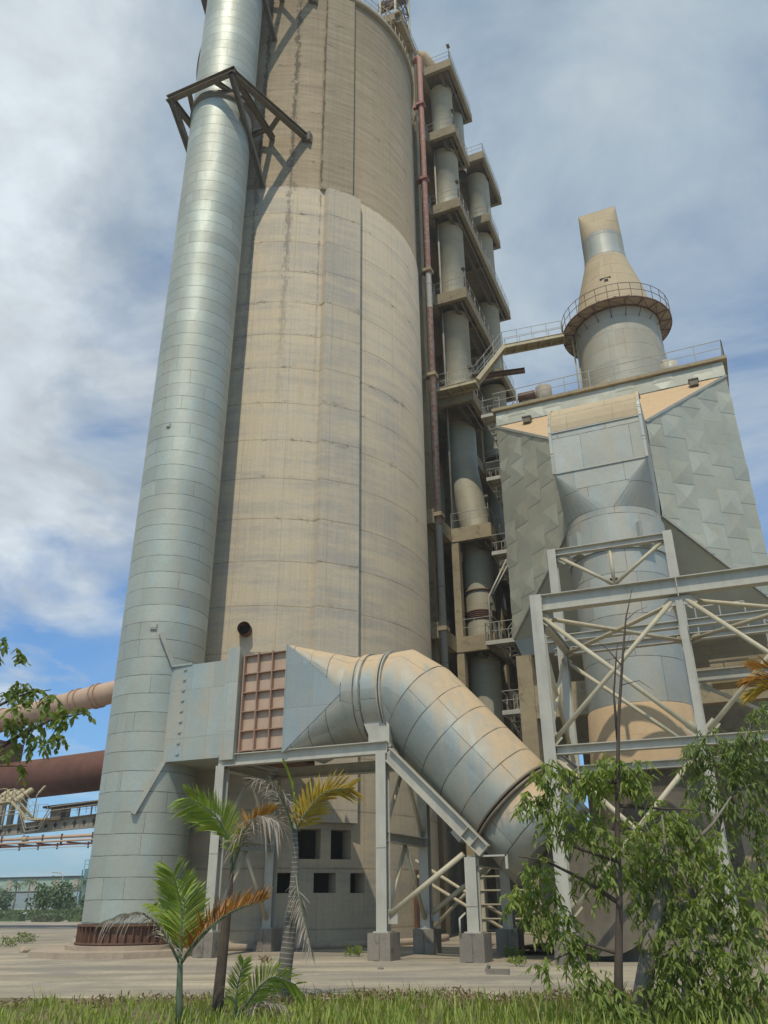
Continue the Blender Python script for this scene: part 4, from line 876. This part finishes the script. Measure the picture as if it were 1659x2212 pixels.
# ================================================================ VEGETATION
def blade(b,p,d,sd,L,w,droop=0.,seg=3,fold=0.):
    """one tapering leaf: from p along d, width along sd, sagging by droop"""
    P=[];base=len(b.v)
    for i in range(seg+1):
        t=i/seg; c=p+d*(L*t)+V((0,0,-droop*L*t*t)); ww=w*(.35+1.3*t)*(1-t)**.55 if t<1 else 0
        ww=w*max(0.02,(sin(PI*min(1,t*.93+.07)))**.7)*.5
        b.v.append(c-sd*ww); b.v.append(c+sd*ww)
    for i in range(seg):
        a=base+2*i; b.f.append((a,a+1,a+3,a+2)); b.u.append([(0,0)]*4); b.sm.append(True)
def rdir():
    z=ru(-1,1); a=ru(0,2*PI); r=math.sqrt(1-z*z); return V((r*cos(a),r*sin(a),z))
def frond(par,pts,L,mat,n=34,side=None,up_bias=.5,droop=.25,w=.03,rmat='stem',lift=0.,ragged=.15,r0=.022):
    """palm frond: rachis through pts (world), leaflets both sides"""
    P=[V(p) for p in pts]
    # Catmull sampling
    def pt(t):
        k=min(int(t*(len(P)-1)),len(P)-2); f=t*(len(P)-1)-k
        p0=P[max(k-1,0)];p1=P[k];p2=P[k+1];p3=P[min(k+2,len(P)-1)]
        return .5*((2*p1)+(p2-p0)*f+(2*p0-5*p1+4*p2-p3)*f*f+(3*p1-p0-3*p2+p3)*f**3)
    ra=MB(); ra.poly([pt(i/10) for i in range(11)],[r0*(1-.8*i/10) for i in range(11)],6)
    fo=ra.build('frond',M[mat if rmat is None else rmat],par)
    b=MB()
    n=int(n*1.7); w*=.8
    for i in range(n):
        t=.16+.83*i/n; p=pt(t); tg=(pt(min(1,t+.02))-pt(t-.02)).normalized()
        s=V(side) if side else tg.cross(Z1)
        s=(s-tg*s.dot(tg)).normalized(); u=s.cross(tg).normalized()
        if u.z<0: u=-u
        droop_=droop+.12; ll=L*(.45+.55*sin(PI*min(1,(.12+t*.86)))**.8)*ru(1-ragged,1+ragged*.6)
        for sg in (-1,1):
            d=(s*sg*(.75)+u*up_bias*ru(.7,1.2)+tg*(.55+.5*t)+rdir()*ragged*.5+Z1*lift).normalized()
            sd=d.cross(s*sg+u*.3).normalized() if rnd()<.7 else d.cross(u).normalized()
            blade(b,p,d,sd,ll,w*ru(.8,1.2),droop_*ru(.4,1.8),4)
    b.build('leaflets',M[mat],fo)
def A(x,y,D,dd=0.): return at(x,y,D+dd)
random.seed(11)
# --- palm 1 (front, green spear)
D=14.2
def palm(label,D,trunk,rads,tm): 
    p0=A(*trunk[0],D); p0.z=-.05
    t=thing('areca_palm',label,'palm',(p0.x,p0.y,0),'areca palms at the grass edge')
    MB().poly([p0]+[A(x,y,D) for x,y in trunk[1:]],rads,12).build('trunk',M[tm],t); return t
t=palm('short slim palm with one bright green upright frond and a dead brown arching frond',14.2,[(386,2240),(387,2160),(389,2085),(389,2066)],[.055,.05,.04,.03],'stem')
frond(t,[A(389,2075,14.2),A(392,2010,14.15),A(390,1950,14.1),A(372,1882,13.9)],.62,'fgreen',46,side=rt,up_bias=.25,droop=.05,w=.04)
frond(t,[A(389,2080,14.2),A(396,2010,14.5),A(402,1950,14.8),A(398,1905,15.2)],.55,'fgreen',36,side=rt,up_bias=.2,droop=.1,w=.04)
frond(t,[A(388,2072,14.2),A(375,2010,14.5),A(355,1970,14.9),A(330,1955,15.3)],.42,'fgreen',26,up_bias=.3,droop=.25)
frond(t,[A(388,2082,14.2),A(350,2010,13.9),A(300,1972,13.7),A(225,1992,13.5)],.33,'fdead',26,up_bias=.15,droop=.55,ragged=.5,w=.022)
frond(t,[A(390,2082,14.2),A(425,2030,13.9),A(490,1975,13.7),A(575,1940,13.5)],.5,'fbrown',26,up_bias=.8,droop=.05,ragged=.35,w=.035)
frond(t,[A(391,2082,14.2),A(440,2020,14.2),A(500,1972,14.3),A(572,1946,14.5)],.42,'forange',34,up_bias=.9,droop=.05,ragged=.3,w=.035)
# --- palm 2 (middle)
t=palm('dark trunked palm with a lime green frond left and grey dead frond right',15.6,[(468,2235),(472,2150),(489,1985),(496,1930),(501,1885)],[.1,.092,.075,.05,.035],'bark')
frond(t,[A(500,1890,15.6),A(492,1810,15.5),A(458,1755,15.3),A(405,1722,15.1)],.6,'fgreen',44,side=up,up_bias=.2,droop=.12,w=.042)
frond(t,[A(500,1885,15.6),A(500,1800,15.8),A(475,1760,16),A(425,1735,16.2)],.5,'fgreen',34,up_bias=.6,droop=.1)
frond(t,[A(502,1880,15.6),A(525,1800,15.4),A(560,1765,15.2),A(600,1775,15.0)],.52,'fdead',40,up_bias=.1,droop=.75,ragged=.4,w=.03)
frond(t,[A(502,1880,15.6),A(530,1805,15.7),A(560,1770,15.8),A(590,1755,15.9)],.42,'forange',30,up_bias=.9,droop=0.,ragged=.35)
# --- palm 3 (tall, ringed)
t=palm('tallest palm with a ringed pale trunk, curled grey frond left and yellow frond right',17.0,[(600,2205),(606,2150),(620,2060),(632,1960),(636,1900),(638,1835),(637,1790)],[.165,.155,.125,.105,.08,.06,.045],'ringed')
MB().poly([A(636,1893,17),A(637,1840,17),A(637,1765,17)],[.075,.055,.03],10).build('crownshaft',M['stem'],t)
frond(t,[A(637,1800,17),A(636,1740,17),A(628,1690,17),A(614,1650,17)],.35,'fgreen',26,up_bias=.1,droop=.02,w=.03)
frond(t,[A(637,1805,17),A(655,1765,16.8),A(700,1712,16.6),A(757,1702,16.4)],.62,'fyellow',46,side=up,up_bias=.55,droop=.03,ragged=.2,w=.045)
frond(t,[A(637,1805,17),A(657,1765,17.1),A(702,1716,17.2),A(755,1708,17.3)],.5,'fyellow',32,up_bias=.8,droop=.05,ragged=.25,w=.04)
frond(t,[A(636,1805,17),A(618,1745,16.8),A(590,1700,16.6),A(553,1684,16.4)],.5,'fdead',46,up_bias=.2,droop=.6,ragged=.5,w=.028)
frond(t,[A(636,1810,17),A(622,1760,17.2),A(603,1722,17.4),A(588,1700,17.6)],.45,'fdead',30,up_bias=-.1,droop=.7,ragged=.5,w=.028)
frond(t,[A(638,1880,17),A(645,1935,16.7),A(658,1990,16.6),A(672,2050,16.5)],.27,'fdead',26,up_bias=-.3,droop=.5,ragged=.5,w=.026)
# --- palm 4 (seedling)
t=palm('knee high palm seedling with two small green fronds by the ringed trunk',14.8,[(508,2225),(509,2190)],[.05,.03],'stem')
frond(t,[A(508,2200,14.8),A(510,2150,14.8),A(518,2110,14.8),A(527,2074,14.8)],.28,'fgreen',30,side=rt,up_bias=.1,droop=.05,w=.035)
frond(t,[A(512,2200,14.8),A(550,2145,14.6),A(590,2110,14.4),A(640,2128,14.2)],.42,'fgreen',34,side=up,up_bias=.2,droop=.05,w=.035)
frond(t,[A(512,2205,14.8),A(545,2175,14.6),A(570,2165,14.4),A(612,2172,14.3)],.3,'fdead',20,up_bias=.1,droop=.4,ragged=.5)
# --- broad trees on the right
def leaves(b,c,rx,n,L=.19,w=.05,droop=.75,out=.35,flat=.8,tl=1.):
    """sprays of drooping lance leaves: twigs through an uneven cloud"""
    k=max(1,n//9)
    for _ in range(k):
        q=rdir()*(rnd()**.45); q.z*=flat
        tw=c+q*rx; d=(q*out+V((ru(-1,1),ru(-1,1),ru(-.9,.1)))*.8).normalized(); TL=ru(.15,.36)*tl
        for j in range(9):
            p=tw+d*TL*j/9+V((0,0,-.1*(j/9)**2))
            a=ru(0,2*PI); s=(V((cos(a),sin(a),ru(-.6,.2)))*.8+d*.5).normalized(); s.z-=ru(-.1,.3); s.normalize()
            sd=s.cross(V((ru(-.6,.6),ru(-.6,.6),1))).normalized()
            blade(b,p,s,sd,L*ru(.55,1.2),w*ru(.8,1.2),droop*ru(.3,1.2),4)
def tree(label,base,trunk,rads,limbs,lobes,tm,lm,D,L=.12,w=.034,group='trees in front of the pipe rack'):
    p0=A(*base,D); p0.z=-.1
    t=thing('broadleaf_tree',label,'tree',(p0.x,p0.y,0),group)
    MB().poly([p0]+[A(x,y,D,dd) for x,y,dd in trunk],rads,10).build('trunk',M[tm],t)
    for pts,r in limbs: MB().poly([A(x,y,D,dd) for x,y,dd in pts],[r*(1-.75*i/(len(pts)-1)) for i in range(len(pts))],7).build('limb',M[tm],t)
    b=MB(); s=D/F*.92
    for x,y,dd,r,n in lobes: leaves(b,A(x,y,D,dd),r*s,int(n*(.9 if 'slim' in label else 1.1)),L,w,.6,.35,.8,.75)
    b.build('crown',M[lm],t)
    return t
random.seed(21)
tree('slim young tree with a bare twig rising above its drooping green leaves',(1336,2235),[(1336,2100,0),(1338,1950,0),(1334,1800,0),(1334,1700,0),(1336,1560,0),(1345,1420,0),(1352,1335,0),(1366,1270,.1)],[.07,.06,.048,.04,.032,.026,.02,.013,.005],
  [([(1334,1690,0),(1250,1682,-.3),(1180,1650,-.5)],.03),([(1334,1740,0),(1400,1745,.3),(1500,1750,.3)],.03),([(1333,1860,0),(1240,1830,-.4),(1190,1800,-.5)],.03),([(1336,1950,0),(1260,1900,.3),(1180,1860,.5),(1120,1850,.4)],.035),([(1337,2060,0),(1270,2040,.2),(1180,2080,.1)],.03),
   ([(1334,1600,0),(1326,1500,0),(1331,1420,.05),(1334,1390,.1)],.022),([(1345,1440,0),(1310,1400,.1),(1290,1385,.1)],.012),([(1352,1340,0),(1375,1320,.1),(1400,1310,.1)],.008),([(1347,1410,0),(1362,1370,.1)],.008),([(1342,1480,0),(1380,1470,0),(1410,1490,0)],.008)],
  [(1185,1668,-.4,40,300),(1142,1728,-.5,26,170),(1195,1735,-.4,36,200),(1262,1672,-.3,44,280),(1296,1690,-.2,30,130),(1310,1648,.1,34,190),(1352,1664,.1,50,330),(1385,1690,.1,34,160),(1250,1775,0,55,300),(1310,1800,0,60,340),(1195,1790,-.3,40,150),(1160,1890,.4,46,300),(1125,1935,.4,32,170),(1180,1930,.3,48,220),(1210,1990,.3,46,230),(1240,2040,.2,46,260),(1165,1985,.3,34,130),(1130,1975,.4,22,80),(1180,2085,.1,26,80),(1290,1900,.2,50,200),(1330,1880,.2,46,200),(1275,2110,.1,48,260),(1310,2170,0,54,360),(1350,2190,0,40,220)],'bark','leaf',13.2)
tree('stout grey trunked tree with a dense crown of hanging leaves at lower right',(1385,2235),[(1388,2150,0),(1398,2080,0),(1412,2000,0),(1430,1930,.1),(1470,1850,.2)],[.15,.14,.125,.11,.085,.05],
  [([(1412,2010,0),(1450,1960,.2),(1510,1940,.3)],.07),([(1430,1930,.1),(1440,1850,0),(1430,1760,0)],.05),([(1400,2080,0),(1470,2050,-.2),(1540,2060,-.3)],.04),([(1470,1850,.2),(1540,1780,.3),(1580,1720,.3)],.04)],
  [(1390,1800,.2,60,380),(1440,1850,.1,66,460),(1380,1880,.2,56,330),(1490,1800,.2,60,400),(1450,1760,.3,48,280),(1530,1880,.2,66,440),(1580,1950,.2,60,400),(1480,1950,.1,70,480),(1400,1960,.2,50,260),(1440,2030,0,60,380),(1520,2030,-.1,64,420),(1590,2060,-.1,56,340),(1460,2100,-.1,60,400),(1540,2110,-.2,56,380),(1610,2000,.1,46,260),(1500,2170,-.2,50,300),(1420,2150,-.1,40,220),(1590,2150,-.2,40,180),(1640,2120,-.1,34,160),(1640,1900,.3,44,220)],'barkl','leafb',14.2)
tree('tall leaning tree with pale thin stem and dark leaves on the right edge',(1480,2235),[(1500,2050,.5),(1530,1900,.6),(1560,1740,.7),(1590,1640,.7),(1625,1560,.7)],[.09,.08,.06,.045,.035,.02],
  [([(1560,1740,.7),(1600,1700,.6),(1650,1690,.5)],.03),([(1580,1660,.7),(1540,1630,.6)],.02)],
  [(1530,1610,.7,52,360),(1500,1650,.7,34,170),(1585,1625,.7,50,330),(1635,1590,.7,50,330),(1570,1690,.6,56,380),(1635,1680,.6,56,400),(1520,1720,.6,44,230),(1590,1760,.5,50,320),(1650,1760,.5,46,280),(1640,1530,.8,26,100),(1640,1840,.4,46,260)],'barkl','leafd',16.0,.13,.032)
# yellow palm crown just outside the right edge
t=thing('yellow_palm','palm with dry orange yellow fronds reaching in at the right edge','palm',tuple(A(1740,2250,18.5).xy)+(0,))
p0=A(1740,2250,18.5); p0.z=-.05; MB().poly([p0,A(1735,1800,18.5),A(1730,1520,18.5)],[.13,.1,.06],10).build('trunk',M['ringed'],t)
for k,(x,y,m) in enumerate(((1618,1470,'forange'),(1625,1500,'fyellow'),(1632,1440,'forange'),(1760,1400,'fgreen'),(1840,1480,'forange'))): frond(t,[A(1730,1520,18.5),A((1730+x)/2,(1520+y)/2-25,18.5,.2*k-.3),A(x,y,18.5,.3*k-.4)],.62,m,30,up_bias=.3,droop=.2,ragged=.3,w=.04)
# left tree whose branches reach into the frame
random.seed(31)
p0=at(-260,2300,9.5); p0.z=-.1
t=thing('broadleaf_tree','tree outside the left edge with glossy leafy branches reaching into the sky','tree',(p0.x,p0.y,0))
MB().poly([p0,at(-250,1900,9.5),at(-200,1700,9.5),at(-150,1550,9.5),at(-130,1400,9.6)],[.14,.12,.1,.07,.04],10).build('trunk',M['bark'],t)
for pts,r in (([(-200,1700),(-60,1650),(40,1590),(110,1555),(185,1540)],.035),([(-150,1560),(-50,1545),(50,1500),(110,1490)],.025),([(-130,1420),(-60,1410),(20,1400)],.02),([(-190,1680),(-60,1655),(60,1655)],.015)):
    MB().poly([at(x,y,9.4) for x,y in pts],[r*(1-.8*i/(len(pts)-1)) for i in range(len(pts))],7).build('limb',M['bark'],t)
b=MB()
for x,y,r,n in ((12,1385,22,70),(38,1410,22,70),(5,1420,20,40),(30,1478,34,120),(5,1500,30,80),(70,1490,30,110),(98,1508,28,100),(50,1530,30,90),(130,1515,22,70),(15,1560,32,100),(60,1575,34,120),(100,1555,32,120),(140,1545,28,100),(165,1535,22,70),(120,1585,24,80),(80,1605,28,90),(20,1610,28,80),(50,1655,14,40),(-60,1500,60,260),(-120,1400,70,300),(-180,1600,80,260)):
    leaves(b,at(x,y,9.3+ru(-.3,.3)),r*9.3/F*.75,int(n*.55),.078,.04,.45,.4,.8,.4)
b.build('crown',M['leafd'],t)
# --- far trees, hedges
random.seed(41)
def far_tree(label,x,Y,h,r,kind):
    d=math.radians(x); p=V((Y*math.tan(d),Y,0))
    t=thing('palm_tree' if kind=='p' else 'garden_tree',label,'palm' if kind=='p' else 'tree',p,'planted trees along the far road')
    MB().poly([p,p+Z1*h*.85],[.12,.07],8).build('trunk',M['barkl'],t)
    b=MB()
    if kind=='p':
        for k in range(13):
            a=k*2*PI/13+ru(-.2,.2); u=ru(-.1,.9); d=V((cos(a),sin(a),u)).normalized()
            for i in range(9):
                q=p+Z1*h*.85+d*(r*i/9)+V((0,0,-r*.55*(i/9)**2)); blade(b,q,(d+rdir()*.8).normalized(),d.cross(Z1).normalized(),r*.42,.14,.6,2)
    else:
        for _ in range(520):
            q=rdir()*(rnd()**.4); q.z*=1.15; c=p+Z1*h*.62+q*r*(1+.25*sin(q.x*5+q.z*4)); dd=rdir(); blade(b,c,dd,dd.cross(rdir()).normalized(),.45,.3,.3,2)
    b.build('crown',M['farl' if kind=='p' else 'far'],t)
for i,(x,Y,h,r,k) in enumerate(((-46.8,92,4.4,1.5,'p'),(-45.6,98,5.2,1.7,'p'),(-44.9,96,5.6,1.7,'p'),(-44.0,93,4.2,1.7,'t'),(-43.1,93,4.7,1.8,'t'),(-42.15,95,4.6,1.5,'p'),(-41.75,104,5.9,1.6,'p'),(-46.2,108,3.6,1.8,'t'),(-42.6,112,3.0,1.5,'t'),(-41.4,98,2.6,1.3,'t'))):
    nm=['leftmost far palm beside the road, thin and pale','tall far palm left of the two bushy garden trees','upright far palm just left of the bushy trees','darker bushy tree in the middle of the far row','brighter bushy tree in the middle of the far row','pale far palm near the teal hoist tower','tall dark far palm next to the teal hoist tower','low far bush tree behind the left palms','small far tree under the green gallery','small far tree close to the chimney edge'][i]
    far_tree(nm,x,Y,h,r,k)
def hedge(label,x0,x1,Y,h,mt):
    a=V((Y*math.tan(R(x0)),Y,0)); c=V((Y*math.tan(R(x1)),Y,0)); b=MB(); n=int((c-a).length*160)
    for _ in range(n):
        p=a.lerp(c,rnd())+V((0,ru(-.8,.8),0)); p.z=h*(1-rnd()**2)*ru(.85,1.05); d=rdir(); d.z=abs(d.z); blade(b,p,d,d.cross(rdir()).normalized(),.28,.14,.2,2)
    b.box(a+V((0,-.5,0)),c+V((0,.5,h*.8)))
    mesh_thing('hedge',b,M[mt],(a+c)/2,label,'hedge','clipped hedges along the far road')
hedge('clipped dark hedge nearest the chimney across the road',-42.3,-39,80,1.25,'far'); hedge('low bright hedge in the middle across the road',-44.3,-43.0,79,.75,'farl'); hedge('dark bushes at the left across the road',-46.6,-45.0,82,1.0,'far'); hedge('long low shrub row behind the clipped hedges',-47,-40,88,1.1,'far')
for x,l in ((-46.1,'left of the pair'),(-44.9,'right of the pair')):
    p=V((84*math.tan(R(x)),84,0)); mesh_thing('white_marker',MB().lathe(p,[(.28,0),(.22,.5),(.3,.75),(.12,.95)],12,caps=True),M['white'],p,'small whitewashed marker post by the far hedges, '+l,'marker post','white markers by the hedges')
# --- grass strip, weeds, debris
random.seed(51)
b=MB()
def edge(x): return 14.55+(x+11.8)*.30 + .35*sin(x*1.7)+.3*sin(x*4.1)+.22*sin(x*9.3)+.12*sin(x*23.)
n=0
while n<12500:
    br=R(ru(-52,6)); Dd=ru(11.2,17.8); x,y=Dd*sin(br),Dd*cos(br)
    e=edge(x)-y
    if e<0 or rnd()>min(1,.10+e*.5): continue
    if sin(x*2.3+1)*sin(y*3.1+x)+.5*sin(x*6.1)*sin(y*5.3)>.35 and e<2.2: continue
    n+=1
    h=ru(.07,.27)*(1 if e>.8 else .5)*(1.35 if e>1.7 else 1)*(.5+.6*sin(x*1.3+y*2.1)**2)*(1.25 if -7<x<-2.5 else .9); 
    if rnd()<.12: h*=1.6
    a=ru(0,2*PI); d=V((cos(a)*.35,sin(a)*.35,1)).normalized(); blade(b,V((x,y,0)),d,V((-sin(a),cos(a),0)),h*1.2,ru(.012,.024),ru(.1,.5),3)
b.build('grass',M['grass'])['kind']='stuff'
b=MB()
n=0
while n<4200:
    br=R(ru(-52,6)); Dd=ru(12,18); x,y=Dd*sin(br),Dd*cos(br); e=edge(x)-y
    if e<-.35 or e>1.6: continue
    n+=1; d=(rdir()+Z1*.9).normalized(); blade(b,V((x,y,ru(0,.1))),d,d.cross(rdir()).normalized(),ru(.08,.2),.03,.3,2)
b.build('dry_weeds',M['dry'])['kind']='stuff'
def weed(label,x,y,r,n,mt='leaf',seed=0):
    d=ray(x,y); t=-HC/d.z; p=V((0,0,HC))+d*t; p.z=0; b=MB()
    for _ in range(n):
        q=p+V((ru(-r,r),ru(-r,r)*.6,ru(0,r*.9))); d=(rdir()*.7+Z1*.8).normalized(); blade(b,q,d,d.cross(rdir()).normalized(),ru(.1,.22),.05,.3,2)
    mesh_thing('weed',b,M[mt],p,label,'weed','weeds on the dusty yard')
weed('small green weed beside the middle front pedestal',765,2066,.28,120,'leafb'); weed('weed clump right of the short column pedestal',1112,2068,.3,120,'leafb'); weed('sparse weed on the yard in front of the rear pedestals',1118,2088,.22,70,'leafb'); weed('tiny weed on the yard left of the ringed palm',574,2080,.16,40,'dry')
weed('dry scrub left of the chimney plinth',55,2038,.45,220,'leafd'); weed('dry scrub at the left edge of the yard',15,2046,.4,140,'leafd'); weed('tuft of weed at the plinth edge below the chimney',172,2030,.2,40,'leafd')
def stone(label,x,y,sx,sz,mt):
    d=ray(x,y); t=-HC/d.z; p=V((0,0,HC))+d*t; b=MB(); n=8
    rr=[ru(.8,1.2) for _ in range(n)]
    b.lathe(p,[(sx*.9,0),(sx,sz*.4),(sx*.6,sz*.9),(.01,sz)],n,smooth=False)
    for i in range(len(b.v)): b.v[i]+=V((ru(-1,1)*sx*.2,ru(-1,1)*sx*.2,0))
    mesh_thing('stone',b,M[mt],p,label,'stone')
stone('pale stone at the left corner of the chimney plinth',52,2058,.2,.22,'conl'); stone('small grey stone on the yard before the support frame',822,2094,.09,.08,'concg')
d=ray(1075,2105); p=V((0,0,HC))+d*(-HC/d.z); mesh_thing('broken_block',MB().beam(p+V((-.28,0,.06)),p+V((.28,.05,.06)),.16,.12).beam(p+V((-.3,.06,.05)),p+V((-.2,.0,.2)),.07,.07),M['concg'],p,'broken concrete block lying on the yard near the tree','block')
p=V((-7.0,30.5,0)); b=MB()
for k in range(14): q=p+V((ru(-.5,.5),ru(-.3,.3),.02+k*.02)); b.beam(q-V((ru(.5,1.1),ru(-.4,.4),0)),q+V((ru(.5,1.1),ru(-.4,.4),ru(-.02,.15))),.35,.05)
mesh_thing('scrap_pile',b,M['rust'],p,'pile of rusty scrap sheets on the yard behind the tree','scrap pile')
p=V((-8.6,34,0)); b=MB()
for k in range(10): b.tube((-10.5,34,.5+k*.5),(-6.2,34.3,.5+k*.5),.04,n=6)
for x in (-10.4,-8.4,-6.4): b.beam((x,34.1,0),(x,34.1,5.4),.14,.14)
for q in (((-13.5,34.8,3.2),(-9.3,34.8,.8)),((-13.5,35,2.6),(-9.3,35,.3)),((-13.0,35.2,.6),(-9.5,35.2,3.6))): b.tube(q[0],q[1],.07,n=8)
mesh_thing('pipe_barrier',b,M['cream'],p,'tangle of pale pipes and rails behind the short column under the duct','pipework')
# ================================================================ SKY, SUN, RENDER SETTINGS
SUN_AZ,SUN_EL=R(169),R(58)
w=bpy.data.worlds.new('World'); S.world=w; w.use_nodes=True; t=w.node_tree; N=t.nodes; bg=N['Background']
class WT(NT):
    def __init__(s): s.t=t; s.n=N
n=WT()
sky=n.new('ShaderNodeTexSky',sky_type='NISHITA'); sky.sun_disc=False; sky.sun_elevation=SUN_EL; sky.sun_rotation=SUN_AZ; sky.air_density=1.0; sky.dust_density=1.2; sky.ozone_density=1.6
tc=n.new('ShaderNodeTexCoord'); d=tc.outputs['Generated']; x,y,z=n.sep(d)
k=n.math('DIVIDE',1.,n.math('MAXIMUM',n.math('ADD',z,.22),.05)); pl=n.comb(n.math('MULTIPLY',x,k),n.math('MULTIPLY',y,k),0.)
c1=n.noise(pl,2.3,9,.55,.35); c2=n.noise(pl,.8,3,.5); wisp=n.noise(n.mul(pl,(1.,1.25,1.)),1.7,8,.6,.5)
az=n.math('ARCTAN2',x,y)                                    # a bank of cumulus to the north-west, thin veil elsewhere
lft=n.rng(az,R(-22),R(-42)); up_=n.rng(z,.10,.42)
bank=n.math('MULTIPLY',n.math('MULTIPLY',lft,up_),n.rng(z,.93,.62,.25,1.))
cov=n.math('ADD',n.math('ADD',c1,n.math('MULTIPLY',n.math('SUBTRACT',c2,.5),.3)),n.math('MULTIPLY',bank,.135))
m=n.rng(cov,.50,.68); m=n.math('MULTIPLY',m,n.math('MULTIPLY',n.rng(z,.0,.14,.25,1.),n.math('ADD',n.math('MULTIPLY',lft,.72),.22)))
thin=n.math('MULTIPLY',n.rng(wisp,.40,.64,0.,.95),n.rng(z,.18,.5))
veil=n.rng(z,.28,.95,.08,.8)
skc=n.mix(1.,sky.outputs[0],(.50,.93,1.32),'MULTIPLY')
skc=n.mix(1.,skc,(.88,.88,.88),'MULTIPLY')
skc=n.mix(veil,skc,(2.45,3.15,3.6))
skc=n.mix(thin,skc,(3.9,4.5,4.8))
shade=n.rng(n.math('ADD',n.noise(pl,3.4,7,.6,.4),n.math('MULTIPLY',c1,.6)),.62,1.0,.60,1.08)
cl=n.mix(1.,(5.2,5.7,6.1),n.gray(shade),'MULTIPLY')
out=n.mix(m,skc,cl)
t.links.new(out,bg.inputs[0]); bg.inputs[1].default_value=.14
ld=bpy.data.lights.new('sun','SUN'); ld.energy=2.75; ld.angle=R(.53); ld.color=(1,.9,.74)
lo=bpy.data.objects.new('sun',ld); COL.objects.link(lo)
sv=V((sin(SUN_AZ)*cos(SUN_EL),cos(SUN_AZ)*cos(SUN_EL),sin(SUN_EL))); lo.rotation_euler=sv.to_track_quat('Z','Y').to_euler(); lo.location=(0,-20,60)

hb=MB(); hb.box((-1250,-250,-2.5),(1250,1150,96)); hz_=bpy.data.materials.new('haze_air'); hz_.use_nodes=True; ht=hz_.node_tree; ht.nodes.remove(ht.nodes['Principled BSDF'])
pv=ht.nodes.new('ShaderNodeVolumePrincipled'); pv.inputs['Color'].default_value=(.82,.90,1,1); pv.inputs['Density'].default_value=.00045; pv.inputs['Anisotropy'].default_value=.2
ht.links.new(pv.outputs[0],ht.nodes['Material Output'].inputs['Volume'])
hb.build('haze',hz_)['kind']='stuff'
S.cycles.volume_bounces=1
S.render.engine='CYCLES'; S.view_settings.view_transform='Standard'; S.view_settings.look='None'; S.view_settings.gamma=1; S.view_settings.exposure=0.0
S.cycles.max_bounces=6; S.cycles.diffuse_bounces=3; S.cycles.transparent_max_bounces=6
